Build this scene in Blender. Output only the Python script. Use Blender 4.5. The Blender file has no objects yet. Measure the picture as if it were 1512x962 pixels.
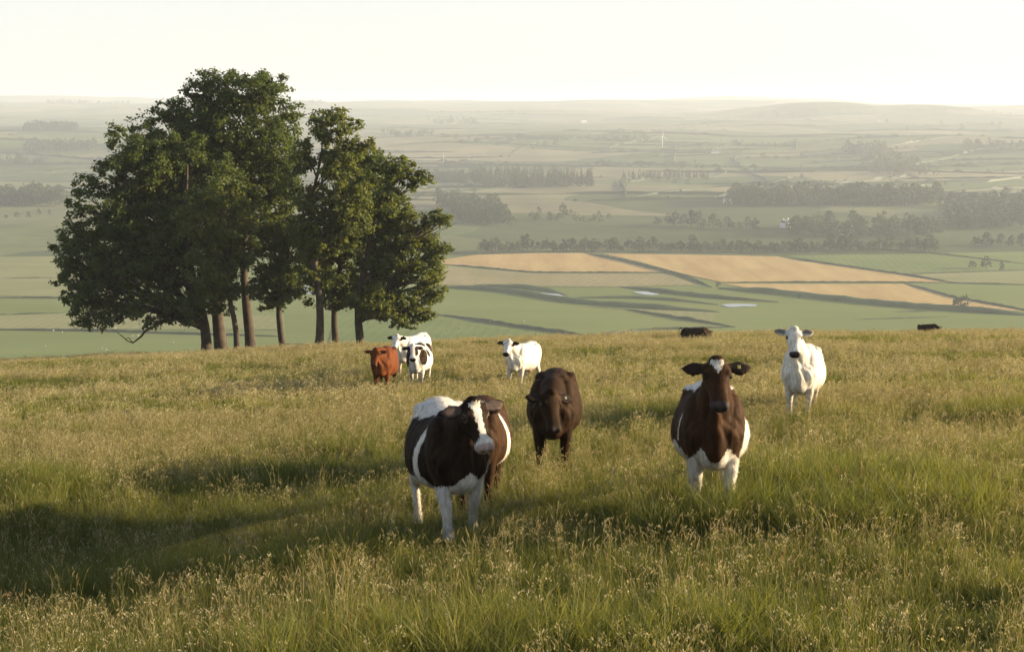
import bpy, bmesh, math, random
import numpy as np
from mathutils import Vector, Matrix

R = math.radians
random.seed(7)
rng = np.random.default_rng(11)
scene = bpy.context.scene
COL = scene.collection

# ------------------------------------------------------------------ camera
W, H, F = 1512.0, 962.0, 2077.0
PITCH = R(9.0)
cam_d = bpy.data.cameras.new('camera')
cam = bpy.data.objects.new('camera', cam_d)
COL.objects.link(cam)
cam.location = (0, 0, 0)
cam.rotation_euler = (R(90) - PITCH, 0, 0)
cam_d.sensor_width = 36.0
cam_d.lens = 36.0 * F / W
cam_d.clip_start = 0.2
cam_d.clip_end = 40000
scene.camera = cam

# ------------------------------------------------------------------ sky, sun, exposure
SUN_AZ = R(81.0)      # clockwise from the view direction (+Y)
SUN_EL = R(12.0)
world = bpy.data.worlds.new('World')
scene.world = world
world.use_nodes = True
wn = world.node_tree
for n in list(wn.nodes):
    wn.nodes.remove(n)
sky = wn.nodes.new('ShaderNodeTexSky')
sky.sky_type = 'NISHITA'
sky.sun_disc = False
sky.sun_elevation = SUN_EL
sky.sun_rotation = SUN_AZ
sky.altitude = 200
sky.air_density = 0.75
sky.dust_density = 0.7
sky.ozone_density = 1.0
bg = wn.nodes.new('ShaderNodeBackground')
bg.inputs['Strength'].default_value = 0.088
wo = wn.nodes.new('ShaderNodeOutputWorld')
# evening haze whitens the sky all round the horizon and thins out with height
tc_ = wn.nodes.new('ShaderNodeTexCoord'); sx_ = wn.nodes.new('ShaderNodeSeparateXYZ'); wn.links.new(tc_.outputs['Generated'], sx_.inputs[0])
mr_ = wn.nodes.new('ShaderNodeMapRange'); mr_.interpolation_type = 'SMOOTHSTEP'
for k_, v_ in ((1, 0.0), (2, 0.42), (3, 0.84), (4, 0.12)): mr_.inputs[k_].default_value = v_
wn.links.new(sx_.outputs['Z'], mr_.inputs[0])
mixs = wn.nodes.new('ShaderNodeMix'); mixs.data_type = 'RGBA'
wn.links.new(mr_.outputs[0], mixs.inputs['Factor'])
wn.links.new(sky.outputs[0], mixs.inputs['A']); mixs.inputs['B'].default_value = (3.88, 3.74, 3.52, 1)
wn.links.new(mixs.outputs['Result'], bg.inputs[0])
wn.links.new(bg.outputs[0], wo.inputs[0])

sun_d = bpy.data.lights.new('sun', 'SUN')
sun_d.energy = 5.0
sun_d.angle = R(0.6)
sun_d.color = (1.0, 0.81, 0.55)
sun = bpy.data.objects.new('sun', sun_d)
COL.objects.link(sun)
sdir = Vector((math.sin(SUN_AZ) * math.cos(SUN_EL), math.cos(SUN_AZ) * math.cos(SUN_EL), math.sin(SUN_EL)))
sun.rotation_euler = sdir.to_track_quat('Z', 'Y').to_euler()
sun.location = (60, 30, 40)

scene.view_settings.view_transform = 'Standard'
scene.view_settings.look = 'None'
scene.view_settings.exposure = 1.5
scene.view_settings.gamma = 1.0
scene.view_settings.use_curve_mapping = False
cy = scene.cycles
cy.use_denoising = True
cy.max_bounces = 8
cy.diffuse_bounces = 5
cy.glossy_bounces = 2
cy.transmission_bounces = 5
cy.transparent_max_bounces = 6
cy.volume_bounces = 1
cy.caustics_reflective = False
cy.caustics_refractive = False
cy.sample_clamp_indirect = 6.0

# ------------------------------------------------------------------ helpers
def hash2(ix, iy, seed):
    h = (ix.astype(np.int64) * 374761393 + iy.astype(np.int64) * 668265263 + seed * 982451653) & 0xffffffff
    h = ((h ^ (h >> 13)) * 1274126177) & 0xffffffff
    h = (h ^ (h >> 16)) & 0xffffffff
    return h / 4294967295.0

def vnoise(x, y, seed=0):
    x = np.asarray(x, float); y = np.asarray(y, float)
    ix = np.floor(x); iy = np.floor(y)
    fx = x - ix; fy = y - iy
    fx = fx * fx * (3 - 2 * fx); fy = fy * fy * (3 - 2 * fy)
    a = hash2(ix, iy, seed); b = hash2(ix + 1, iy, seed)
    c = hash2(ix, iy + 1, seed); d = hash2(ix + 1, iy + 1, seed)
    return (a * (1 - fx) + b * fx) * (1 - fy) + (c * (1 - fx) + d * fx) * fy

def fbm(x, y, seed=0, octv=3):
    s = 0; a = 0.5; t = 0
    for k in range(octv):
        s = s + a * vnoise(x * 2 ** k, y * 2 ** k, seed + k); t += a; a *= 0.5
    return s / t

def smooth(a, b, x):
    t = np.clip((x - a) / (b - a), 0, 1)
    return t * t * (3 - 2 * t)

VALLEY = -120.0

def hill_z(x, y):
    x = np.asarray(x, float); y = np.asarray(y, float)
    xt = 70 * np.tanh(x / 70)
    z = -2.8 - 0.1125 * y - 0.00031 * y * y + 0.031 * xt - 0.00050 * xt * xt
    z = z - 0.45 * np.exp(-((y - 42) / 15) ** 2)
    # humps and hollows of old pasture
    near = smooth(3, 14, y)
    z = z - 0.58 * smooth(0.8, -6.0, x) * smooth(27 + 1.1 * x, 20 + 1.1 * x, y) * smooth(7, 13, y)     # a shallow hollow
    z = z + near * (0.50 * (fbm(x / 9.0 + 3.1, y / 6.5 + 1.7, 3, 2) - 0.5) + 0.16 * (fbm(x / 2.6, y / 2.0, 9, 2) - 0.5))
    return z

def valley_z(x, y):
    x = np.asarray(x, float); y = np.asarray(y, float)
    d = np.maximum(y + 0.05 * np.abs(x), 1.0)
    t = np.clip((d - 1240) / 6000.0, 0, 1)
    z = VALLEY + 115 * (0.55 * t + 0.45 * t * t * (3 - 2 * t))
    amp = smooth(1300, 2600, d)
    z = z + amp * (66 * (fbm(x / 1500.0 + 4.2, y / 620.0 + 9.3, 21, 3) - 0.5) + 20 * (fbm(x / 420.0 + 7.7, y / 260.0, 33, 2) - 0.5) + 20 * (fbm(x / 2600.0 + 1.2, y / 900.0 + 2.3, 25, 2) - 0.5))
    # ridge line: low table hill on the right, faint higher moor behind
    z = z + 34 * np.exp(-((x - 1300) / 520) ** 4) * np.exp(-((y - 5200) / 420) ** 2)
    z = z + 12 * (np.exp(-((x - 1130) / 150) ** 4) + 0.8 * np.exp(-((x - 1520) / 130) ** 4)) * np.exp(-((y - 5200) / 400) ** 2)
    z = z + smooth(7600, 9400, y) * (46 * np.exp(-((x - 1700) / 900) ** 2) + 40 * np.exp(-((x + 3200) / 1200) ** 2) - 6)
    z = z - smooth(1200, 2600, x) * smooth(5000, 7000, y) * 10
    z = z - 300 * smooth(10400, 12500, y)
    # the foot of the near hill
    hy = np.clip(y, 0, 2000)
    xt = 70 * np.tanh(x / 70)
    hz = -3.3 - 0.1125 * hy - 0.00031 * hy * hy + 0.035 * xt - 0.00045 * xt * xt
    return np.maximum(z, hz)

def ray(px, py):
    u = (px - W / 2) / F; v = -(py - H / 2) / F
    c, s = math.cos(PITCH), math.sin(PITCH)
    d = Vector((u, c + v * s, -s + v * c))
    return d / d.y          # per metre of Y

def at(px, py, Y):
    return ray(px, py) * Y

def on_hill(px, py, lo=4.0, hi=140.0):
    d = ray(px, py)
    ys = np.arange(lo, hi, 0.05)
    g = hill_z(d.x * ys, ys) - d.z * ys
    i = int(np.argmax(g > 0)) if (g > 0).any() else int(np.argmax(g))
    y = ys[i]
    return Vector((d.x * y, y, float(hill_z(d.x * y, y))))

_farys = np.concatenate([np.arange(480, 1500, 1.0), np.arange(1500, 9500, 4.0)])
def on_valley(px, py):
    d = ray(px, py)
    g = valley_z(d.x * _farys, _farys) - d.z * _farys
    k = np.nonzero(g > 0)[0]
    i = int(k[0]) if len(k) else len(_farys) - 1
    y = float(_farys[i])
    return Vector((d.x * y, y, float(valley_z(d.x * y, y))))

def mesh_np(name, verts, faces):
    """verts (n,3); faces (m,k) all the same k"""
    me = bpy.data.meshes.new(name)
    verts = np.ascontiguousarray(verts, dtype=np.float32)
    faces = np.ascontiguousarray(faces, dtype=np.int32)
    n, k = faces.shape
    me.vertices.add(len(verts)); me.vertices.foreach_set('co', verts.ravel())
    me.loops.add(n * k); me.loops.foreach_set('vertex_index', faces.ravel())
    me.polygons.add(n)
    me.polygons.foreach_set('loop_start', np.arange(0, n * k, k, dtype=np.int32))
    me.polygons.foreach_set('loop_total', np.full(n, k, dtype=np.int32))
    me.update(calc_edges=True)
    return me

def link(name, me, mat=None, parent=None, smooth_=False):
    o = bpy.data.objects.new(name, me)
    COL.objects.link(o)
    if mat is not None:
        for m in (mat if isinstance(mat, (list, tuple)) else [mat]):
            me.materials.append(m)
    if parent is not None:
        o.parent = parent
    if smooth_:
        me.polygons.foreach_set('use_smooth', np.ones(len(me.polygons), dtype=bool))
    return o

def tag(o, label=None, cat=None, group=None, kind=None):
    if label: o['label'] = label
    if cat: o['category'] = cat
    if group: o['group'] = group
    if kind: o['kind'] = kind
    return o

def empty(name, loc, rz=0.0, s=1.0):
    o = bpy.data.objects.new(name, None)
    COL.objects.link(o)
    o.location = loc; o.rotation_euler = (0, 0, rz); o.scale = (s, s, s)
    o.empty_display_size = 0.3
    return o

class Tubes:
    """collects tapered tubes as plain arrays"""
    def __init__(self): self.v = []; self.f = []; self.n = 0
    def tube(self, pts, rad, seg=7, cap=True, wob=0.0):
        pts = [Vector(p) for p in pts]
        m = len(pts)
        ref = Vector((0.13, 0.97, 0.2)).normalized()
        rings = []
        for i, p in enumerate(pts):
            t = (pts[min(i + 1, m - 1)] - pts[max(i - 1, 0)])
            t = t.normalized() if t.length > 1e-9 else Vector((0, 0, 1))
            a = t.cross(ref)
            if a.length < 1e-4: a = t.cross(Vector((1, 0, 0)))
            a.normalize(); b = t.cross(a).normalized()
            r = rad[i]
            rr = r if isinstance(r, (tuple, list)) else (r, r)
            idx = []
            for k in range(seg):
                th = 2 * math.pi * k / seg
                w_ = 1 + wob * (random.random() - 0.5)
                q = p + a * (math.cos(th) * rr[0] * w_) + b * (math.sin(th) * rr[1] * w_)
                self.v.append(q[:]); idx.append(self.n); self.n += 1
            rings.append(idx)
        for i in range(m - 1):
            for k in range(seg):
                self.f.append((rings[i][k], rings[i][(k + 1) % seg], rings[i + 1][(k + 1) % seg], rings[i + 1][k]))
        if cap:
            for i, ring, s in ((0, rings[0], -1), (m - 1, rings[-1], 1)):
                self.v.append(pts[i][:]); c = self.n; self.n += 1
                for k in range(seg):
                    self.f.append((ring[k], ring[(k + 1) % seg], c, c) if s > 0 else (ring[(k + 1) % seg], ring[k], c, c))
    def mesh(self, name):
        me = bpy.data.meshes.new(name)
        me.from_pydata(self.v, [], [tuple(dict.fromkeys(f)) for f in self.f])
        me.update()
        return me

def curve_pts(a, b, n=6, sag=0.0, jit=0.0, bow=None):
    a = Vector(a); b = Vector(b); out = []
    L = (b - a).length
    for i in range(n):
        t = i / (n - 1)
        p = a.lerp(b, t)
        w_ = math.sin(math.pi * t)
        p.z += sag * L * w_
        if bow is not None: p += Vector(bow) * (w_ * L)
        if 0 < i < n - 1 and jit:
            p += Vector((random.gauss(0, 1), random.gauss(0, 1), random.gauss(0, 1))) * (jit * L)
        out.append(p)
    return out

# ------------------------------------------------------------------ materials
def new_mat(name):
    m = bpy.data.materials.new(name); m.use_nodes = True
    nt = m.node_tree
    for n in list(nt.nodes): nt.nodes.remove(n)
    out = nt.nodes.new('ShaderNodeOutputMaterial')
    return m, nt, out

def N(nt, typ, **kw):
    n = nt.nodes.new(typ)
    for k, v in kw.items():
        if k.startswith('i_'):
            key = k[2:]
            n.inputs[int(key) if key.isdigit() else key].default_value = v
        else: setattr(n, k, v)
    return n

def ramp(nt, stops):
    r = nt.nodes.new('ShaderNodeValToRGB')
    el = r.color_ramp.elements
    while len(el) > 1: el.remove(el[-1])
    el[0].position = stops[0][0]; el[0].color = (*stops[0][1], 1)
    for p, c in stops[1:]:
        e = el.new(p); e.color = (*c, 1)
    return r

def leafy(name, stops, trans=0.45, noise_scale=0.35, rough=0.6, rnd=0.5, trans_tint=(1.25, 1.15, 0.6)):
    """foliage or grass: diffuse + translucent, hue varied by place and by instance"""
    m, nt, out = new_mat(name)
    L = nt.links.new
    geo = N(nt, 'ShaderNodeNewGeometry')
    no = N(nt, 'ShaderNodeTexNoise', i_Scale=noise_scale, i_Detail=4.0, i_Roughness=0.62)
    L(geo.outputs['Position'], no.inputs['Vector'])
    oi = N(nt, 'ShaderNodeObjectInfo')
    mr = N(nt, 'ShaderNodeMix', data_type='FLOAT')
    mr.inputs['Factor'].default_value = rnd
    L(no.outputs['Fac'], mr.inputs['A'])
    rs = geo.outputs['Random Per Island']
    ad = N(nt, 'ShaderNodeMath', operation='ADD'); L(rs, ad.inputs[0]); L(oi.outputs['Random'], ad.inputs[1])
    ml = N(nt, 'ShaderNodeMath', operation='MULTIPLY'); L(ad.outputs[0], ml.inputs[0]); ml.inputs[1].default_value = 0.5
    L(ml.outputs[0], mr.inputs['B'])
    st = N(nt, 'ShaderNodeMapRange', i_1=0.25, i_2=0.75)
    L(mr.outputs['Result'], st.inputs[0])
    rp = ramp(nt, stops); L(st.outputs[0], rp.inputs[0])
    d = N(nt, 'ShaderNodeBsdfPrincipled'); d.inputs['Roughness'].default_value = rough
    d.inputs['Specular IOR Level'].default_value = 0.25
    L(rp.outputs[0], d.inputs['Base Color'])
    tr = N(nt, 'ShaderNodeBsdfTranslucent')
    tt = N(nt, 'ShaderNodeMix', data_type='RGBA', blend_type='MULTIPLY')
    tt.inputs['Factor'].default_value = 1.0
    L(rp.outputs[0], tt.inputs['A']); tt.inputs['B'].default_value = (*trans_tint, 1)
    L(tt.outputs['Result'], tr.inputs['Color'])
    mx = N(nt, 'ShaderNodeMixShader'); mx.inputs[0].default_value = trans
    L(d.outputs[0], mx.inputs[1]); L(tr.outputs[0], mx.inputs[2]); L(mx.outputs[0], out.inputs['Surface'])
    return m

def plain(name, c, rough=0.7, noise=None, amount=0.3, bump=0.0, spec=0.3, metallic=0.0):
    m, nt, out = new_mat(name)
    b = N(nt, 'ShaderNodeBsdfPrincipled'); b.inputs['Roughness'].default_value = rough
    b.inputs['Specular IOR Level'].default_value = spec; b.inputs['Metallic'].default_value = metallic
    if noise:
        geo = N(nt, 'ShaderNodeNewGeometry')
        no = N(nt, 'ShaderNodeTexNoise', i_Scale=noise, i_Detail=5.0, i_Roughness=0.65)
        nt.links.new(geo.outputs['Position'], no.inputs['Vector'])
        rp = ramp(nt, [(0.3, tuple(x * (1 - amount) for x in c)), (0.7, tuple(min(1, x * (1 + amount)) for x in c))])
        nt.links.new(no.outputs['Fac'], rp.inputs[0]); nt.links.new(rp.outputs[0], b.inputs['Base Color'])
        if bump:
            bp = N(nt, 'ShaderNodeBump'); bp.inputs['Strength'].default_value = bump; bp.inputs['Distance'].default_value = 0.05
            nt.links.new(no.outputs['Fac'], bp.inputs['Height']); nt.links.new(bp.outputs[0], b.inputs['Normal'])
    else:
        b.inputs['Base Color'].default_value = (*c, 1)
    nt.links.new(b.outputs[0], out.inputs['Surface'])
    return m

M_soil = plain('pasture_earth', (0.045, 0.052, 0.016), 0.95, 0.6, 0.35)
M_leafgrass = leafy('green_grass', [(0.0, (0.084, 0.102, 0.026)), (0.45, (0.138, 0.156, 0.036)), (0.8, (0.20, 0.20, 0.054)), (1.0, (0.26, 0.232, 0.085))], 0.5, 0.22, rnd=0.45)
M_stem = leafy('dry_grass_stem', [(0.0, (0.16, 0.18, 0.055)), (0.5, (0.29, 0.27, 0.11)), (1.0, (0.40, 0.36, 0.19))], 0.45, 0.3, rnd=0.6)
M_seed = leafy('grass_seed_head', [(0.0, (0.27, 0.23, 0.11)), (0.5, (0.39, 0.335, 0.175)), (1.0, (0.52, 0.46, 0.28))], 0.4, 0.5, rnd=0.7, trans_tint=(1.1, 1.0, 0.75))
M_sorrel = leafy('sorrel_seed_head', [(0.0, (0.14, 0.075, 0.04)), (1.0, (0.28, 0.16, 0.09))], 0.35, 0.5, rnd=0.7)
M_leaf = leafy('sycamore_leaf', [(0.0, (0.076, 0.110, 0.030)), (0.5, (0.112, 0.148, 0.038)), (1.0, (0.16, 0.175, 0.046))], 0.56, 0.3, rnd=0.55)
M_farleaf = leafy('valley_foliage', [(0.0, (0.020, 0.038, 0.010)), (0.6, (0.038, 0.062, 0.016)), (1.0, (0.075, 0.09, 0.025))], 0.3, 0.012, rnd=0.6)
M_bark = plain('sycamore_bark', (0.062, 0.045, 0.030), 0.9, 2.2, 0.5, 0.6)

def leaf_cloud(cs, rads, per, size, flat=0.85):
    """many small bent leaves in ragged clusters round each clump centre -> verts, quads"""
    P = []; O = []
    for c, r, n in zip(cs, rads, per):
        ns = max(4, int(5 + r * 5))
        th = rng.uniform(0, 2 * math.pi, ns); cz = rng.uniform(-0.55, 1, ns); sr = np.sqrt(1 - np.minimum(1, cz ** 2))
        rr = r * rng.uniform(0.45, 1.0, ns)
        sub = np.stack([rr * sr * np.cos(th), rr * sr * np.sin(th), rr * cz * flat], 1)
        k = rng.integers(0, ns, n)
        g = rng.normal(0, 1, (n, 3)) * np.array([0.30, 0.30, 0.21]) * r * 0.62
        p = np.array(c) + sub[k] + g
        P.append(p); O.append(sub[k] + g)
    P = np.concatenate(P); O = np.concatenate(O)
    n = len(P)
    nn = O / (np.linalg.norm(O, axis=1, keepdims=True) + 1e-6) * 0.55 + np.array([0, 0, 0.75]) + rng.normal(0, 0.55, (n, 3))
    nn /= np.linalg.norm(nn, axis=1, keepdims=True)
    t = rng.normal(0, 1, (n, 3)); t -= nn * np.sum(t * nn, 1, keepdims=True); t /= np.linalg.norm(t, axis=1, keepdims=True)
    b = np.cross(nn, t)
    s = size * rng.uniform(0.6, 1.35, (n, 1))
    v = np.stack([P - t * s * .5, P + b * s * .42 - nn * s * .12, P + t * s * .5 - nn * s * .1, P - b * s * .42 - nn * s * .12], 1).reshape(-1, 3)
    f = np.arange(4 * n).reshape(n, 4)
    return v, f


# ------------------------------------------------------------------ the hill pasture
gx = np.arange(-100, 100.01, 0.7); gy = np.arange(-16, 150.01, 0.7)
X, Y = np.meshgrid(gx, gy)
vz = hill_z(X, Y)
nx, ny = len(gx), len(gy)
ii = np.arange(nx * ny).reshape(ny, nx)
fc = np.stack([ii[:-1, :-1], ii[:-1, 1:], ii[1:, 1:], ii[1:, :-1]], -1).reshape(-1, 4)
o = link('pasture_ground', mesh_np('pasture_ground', np.stack([X.ravel(), Y.ravel(), vz.ravel()], 1), fc), M_soil, None, True)
tag(o, 'sloping hill pasture under the long grass', 'ground', kind='structure')

# ------------------------------------------------------------------ the valley
random.seed(5); rng = np.random.default_rng(5)
ang = np.tan(np.linspace(-1.05, 1.05, 260)); ang = np.linspace(-1.0, 1.0, 300)
rows = [70.0]
while rows[-1] < 12600: rows.append(rows[-1] * 1.0125)
rows = np.array(rows)
YY, AA = np.meshgrid(rows, ang, indexing='ij')
XX = YY * AA * 0.85 + np.sign(AA) * 40 * np.abs(AA)
ZZ = valley_z(XX, YY)
ii = np.arange(YY.size).reshape(YY.shape)
fc = np.stack([ii[:-1, :-1], ii[:-1, 1:], ii[1:, 1:], ii[1:, :-1]], -1).reshape(-1, 4)

def field_material():
    m, nt, out = new_mat('valley_fields')
    L = nt.links.new
    geo = N(nt, 'ShaderNodeNewGeometry')
    wn_ = N(nt, 'ShaderNodeTexNoise', i_Scale=0.0022, i_Detail=2.0)
    L(geo.outputs['Position'], wn_.inputs['Vector'])
    sc = N(nt, 'ShaderNodeVectorMath', operation='MULTIPLY_ADD')
    L(wn_.outputs['Color'], sc.inputs[0]); sc.inputs[1].default_value = (260, 200, 0); L(geo.outputs['Position'], sc.inputs[2])
    mp = N(nt, 'ShaderNodeMapping'); mp.inputs['Scale'].default_value = (1 / 300, 1 / 230, 0); mp.inputs['Rotation'].default_value = (0, 0, 0.25)
    L(sc.outputs[0], mp.inputs['Vector'])
    vo = N(nt, 'ShaderNodeTexVoronoi', voronoi_dimensions='2D', distance='CHEBYCHEV', i_Scale=1.0, i_Randomness=0.75)
    L(mp.outputs[0], vo.inputs['Vector'])
    sp = N(nt, 'ShaderNodeSeparateColor'); L(vo.outputs['Color'], sp.inputs[0])
    rp = ramp(nt, [(0.0, (0.068, 0.088, 0.030)), (0.22, (0.095, 0.118, 0.036)), (0.42, (0.12, 0.135, 0.046)), (0.58, (0.145, 0.147, 0.06)), (0.72, (0.18, 0.16, 0.08)), (0.84, (0.085, 0.10, 0.04)), (0.93, (0.22, 0.185, 0.095))])
    rp.color_ramp.interpolation = 'CONSTANT'
    L(sp.outputs[0], rp.inputs[0])
    # moor and rough ground higher up, uneven sward
    no = N(nt, 'ShaderNodeTexNoise', i_Scale=0.012, i_Detail=6.0, i_Roughness=0.65); L(geo.outputs['Position'], no.inputs['Vector'])
    mr = N(nt, 'ShaderNodeMapRange', i_1=0.3, i_2=0.7, i_3=0.68, i_4=1.3); L(no.outputs['Fac'], mr.inputs[0])
    mu = N(nt, 'ShaderNodeVectorMath', operation='SCALE'); L(rp.outputs[0], mu.inputs[0]); L(mr.outputs[0], mu.inputs['Scale'])
    # flood plain and hill foot: one continuous green sward
    sy = N(nt, 'ShaderNodeSeparateXYZ'); L(geo.outputs['Position'], sy.inputs[0])
    pl = N(nt, 'ShaderNodeMapRange', i_1=1090, i_2=1110); L(sy.outputs['Y'], pl.inputs[0])
    gr = ramp(nt, [(0.25, (0.120, 0.155, 0.038)), (0.55, (0.165, 0.195, 0.052)), (0.8, (0.21, 0.212, 0.076))])
    mp2 = N(nt, 'ShaderNodeMapping'); mp2.inputs['Scale'].default_value = (0.5, 1.6, 1); L(geo.outputs['Position'], mp2.inputs['Vector'])
    n2 = N(nt, 'ShaderNodeTexNoise', i_Scale=0.008, i_Detail=7.0, i_Roughness=0.62); L(mp2.outputs[0], n2.inputs['Vector'])
    L(n2.outputs['Fac'], gr.inputs[0])
    mx = N(nt, 'ShaderNodeMix', data_type='RGBA'); L(pl.outputs[0], mx.inputs['Factor']); L(gr.outputs[0], mx.inputs['A']); L(mu.outputs[0], mx.inputs['B'])
    b = N(nt, 'ShaderNodeBsdfPrincipled'); b.inputs['Roughness'].default_value = 0.95; b.inputs['Specular IOR Level'].default_value = 0.05
    L(mx.outputs['Result'], b.inputs['Base Color'])
    L(b.outputs[0], out.inputs['Surface'])
    return m
terr = link('valley_terrain', mesh_np('valley_terrain', np.stack([XX.ravel(), YY.ravel(), ZZ.ravel()], 1), fc), field_material(), None, True)
tag(terr, 'wide valley floor and far hillsides of small fields', 'terrain', kind='structure')

def crop(name, c, c2, sx=0.05, sy=0.004, rot=0.3):
    m, nt, out = new_mat(name); L = nt.links.new
    geo = N(nt, 'ShaderNodeNewGeometry')
    mp = N(nt, 'ShaderNodeMapping'); mp.inputs['Rotation'].default_value = (0, 0, rot); mp.inputs['Scale'].default_value = (sx, sy, 1); L(geo.outputs['Position'], mp.inputs['Vector'])
    no = N(nt, 'ShaderNodeTexNoise', i_Scale=1.0, i_Detail=6.0, i_Roughness=0.7); L(mp.outputs[0], no.inputs['Vector'])
    wv = N(nt, 'ShaderNodeTexWave', wave_type='BANDS', bands_direction='X', i_Scale=0.055, i_Distortion=1.5, i_Detail=2.0)   # tramlines and drill rows
    mq = N(nt, 'ShaderNodeMapping'); mq.inputs['Rotation'].default_value = (0, 0, rot * .6); L(geo.outputs['Position'], mq.inputs['Vector']); L(mq.outputs[0], wv.inputs['Vector'])
    n3_ = N(nt, 'ShaderNodeTexNoise', i_Scale=0.02, i_Detail=5.0); L(geo.outputs['Position'], n3_.inputs['Vector'])
    s1 = N(nt, 'ShaderNodeMath', operation='MULTIPLY_ADD'); L(wv.outputs['Fac'], s1.inputs[0]); s1.inputs[1].default_value = 0.16; L(no.outputs['Fac'], s1.inputs[2])
    s2 = N(nt, 'ShaderNodeMath', operation='MULTIPLY_ADD'); L(n3_.outputs['Fac'], s2.inputs[0]); s2.inputs[1].default_value = 0.5; L(s1.outputs[0], s2.inputs[2])
    s3 = N(nt, 'ShaderNodeMath', operation='SUBTRACT'); L(s2.outputs[0], s3.inputs[0]); s3.inputs[1].default_value = 0.33
    rp = ramp(nt, [(0.30, c), (0.70, c2)]); L(s3.outputs[0], rp.inputs[0])
    b = N(nt, 'ShaderNodeBsdfPrincipled'); b.inputs['Roughness'].default_value = 0.95; b.inputs['Specular IOR Level'].default_value = 0.05
    L(rp.outputs[0], b.inputs['Base Color']); L(b.outputs[0], out.inputs['Surface'])
    return m
M_barley = crop('ripe_barley', (0.36, 0.235, 0.09), (0.51, 0.355, 0.145), 0.05, 0.006, 1.2)
M_hay = crop('cut_hay', (0.21, 0.19, 0.08), (0.30, 0.24, 0.12), 0.06, 0.01, 0.5)
M_lush = crop('lush_meadow', (0.11, 0.155, 0.036), (0.165, 0.195, 0.054), 0.012, 0.02, 0.2)
M_pale = crop('pale_meadow', (0.18, 0.19, 0.07), (0.25, 0.235, 0.10), 0.012, 0.03, 0.1)

def flat_poly(name, px, mat, lift, label, cat, thick=0.0):
    P = [on_valley(x, y) for x, y in px]
    me = bpy.data.meshes.new(name)
    me.from_pydata([(p.x, p.y, p.z + lift) for p in P], [], [tuple(range(len(P)))])
    bm = bmesh.new(); bm.from_mesh(me)
    bmesh.ops.recalc_face_normals(bm, faces=bm.faces)
    for fa in bm.faces:
        if fa.normal.z < 0: fa.normal_flip()
    bm.to_mesh(me); bm.free()
    o = link(name, me, mat)
    tag(o, label, cat, kind='structure')
    return o
flat_poly('field', [(640, 386), (700, 377), (790, 374), (868, 374), (930, 389), (985, 402), (790, 402), (652, 390)], M_barley, 0.30, 'long tan barley field on the valley floor', 'field')
flat_poly('field', [(890, 375), (1000, 376), (1148, 379), (1300, 401), (1392, 417), (1064, 417), (1010, 405), (940, 386)], M_barley, 0.32, 'largest tan barley field on the valley floor', 'field')
flat_poly('field', [(1066, 419.5), (1334, 420), (1405, 440), (1512, 460), (1400, 456), (1260, 445), (1190, 437), (1120, 428)], M_barley, 0.34, 'tan barley strip above the long embankment', 'field')
flat_poly('field', [(640, 392), (790, 404), (984, 404), (1030, 421), (900, 424), (640, 421)], M_hay, 0.28, 'rough pinkish hay meadow under the tan field', 'field')
flat_poly('field', [(1160, 378), (1512, 372), (1512, 398), (1330, 404)], M_lush, 0.30, 'green meadow beside the largest barley field', 'field')
flat_poly('field', [(1340, 406), (1512, 400), (1512, 420), (1400, 417)], M_pale, 0.31, 'pale meadow strip beyond the barley', 'field')
flat_poly('field', [(500, 456), (640, 472), (850, 500), (760, 522), (480, 530)], M_lush, 0.29, 'lush meadow at the foot of the hill', 'field')
flat_poly('field', [(840, 452), (1060, 462), (1050, 476), (940, 458)], M_pale, 0.27, 'pale wedge of meadow beside the river', 'field')
flat_poly('field', [(-60, 380), (150, 378), (160, 440), (-60, 436)], M_pale, 0.27, 'yellowish meadow beyond the outermost sycamore', 'field')
flat_poly('field', [(-60, 466), (90, 463), (420, 466), (420, 487), (-60, 486)], M_pale, 0.28, 'pale meadow behind the trunks of the clump', 'field')

M_water, nt, out = new_mat('river_water')
b_ = N(nt, 'ShaderNodeBsdfPrincipled'); b_.inputs['Base Color'].default_value = (0.05, 0.06, 0.06, 1); b_.inputs['Roughness'].default_value = 0.06
nn_ = N(nt, 'ShaderNodeTexNoise', i_Scale=0.8, i_Detail=3.0); bp_ = N(nt, 'ShaderNodeBump'); bp_.inputs['Strength'].default_value = 0.05
nt.links.new(nn_.outputs['Fac'], bp_.inputs['Height']); nt.links.new(bp_.outputs[0], b_.inputs['Normal']); nt.links.new(b_.outputs[0], out.inputs['Surface'])
for px, lab in (([(788, 434), (800, 433), (814, 433.4), (826, 435), (832, 438), (831, 442), (826, 443.8), (816, 442.6), (806, 440.6), (797, 437)], 'bright bend of the river between the banks'),
                ([(934, 431.8), (948, 431), (962, 431.2), (972, 432.4), (973, 435.4), (964, 436.4), (952, 435.6), (942, 433.8)], 'bright river reach under the tan fields'),
                ([(1064, 450.6), (1078, 449.4), (1096, 449.2), (1112, 449.8), (1121, 451.4), (1112, 453), (1096, 453), (1084, 454.2), (1074, 454)], 'bright river reach before the long embankment'),
                ([(425, 420), (470, 424), (475, 436), (440, 434)], 'bright river reach glimpsed between the sycamore trunks')):
    flat_poly('river', px, M_water, 0.36, lab, 'river')

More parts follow.
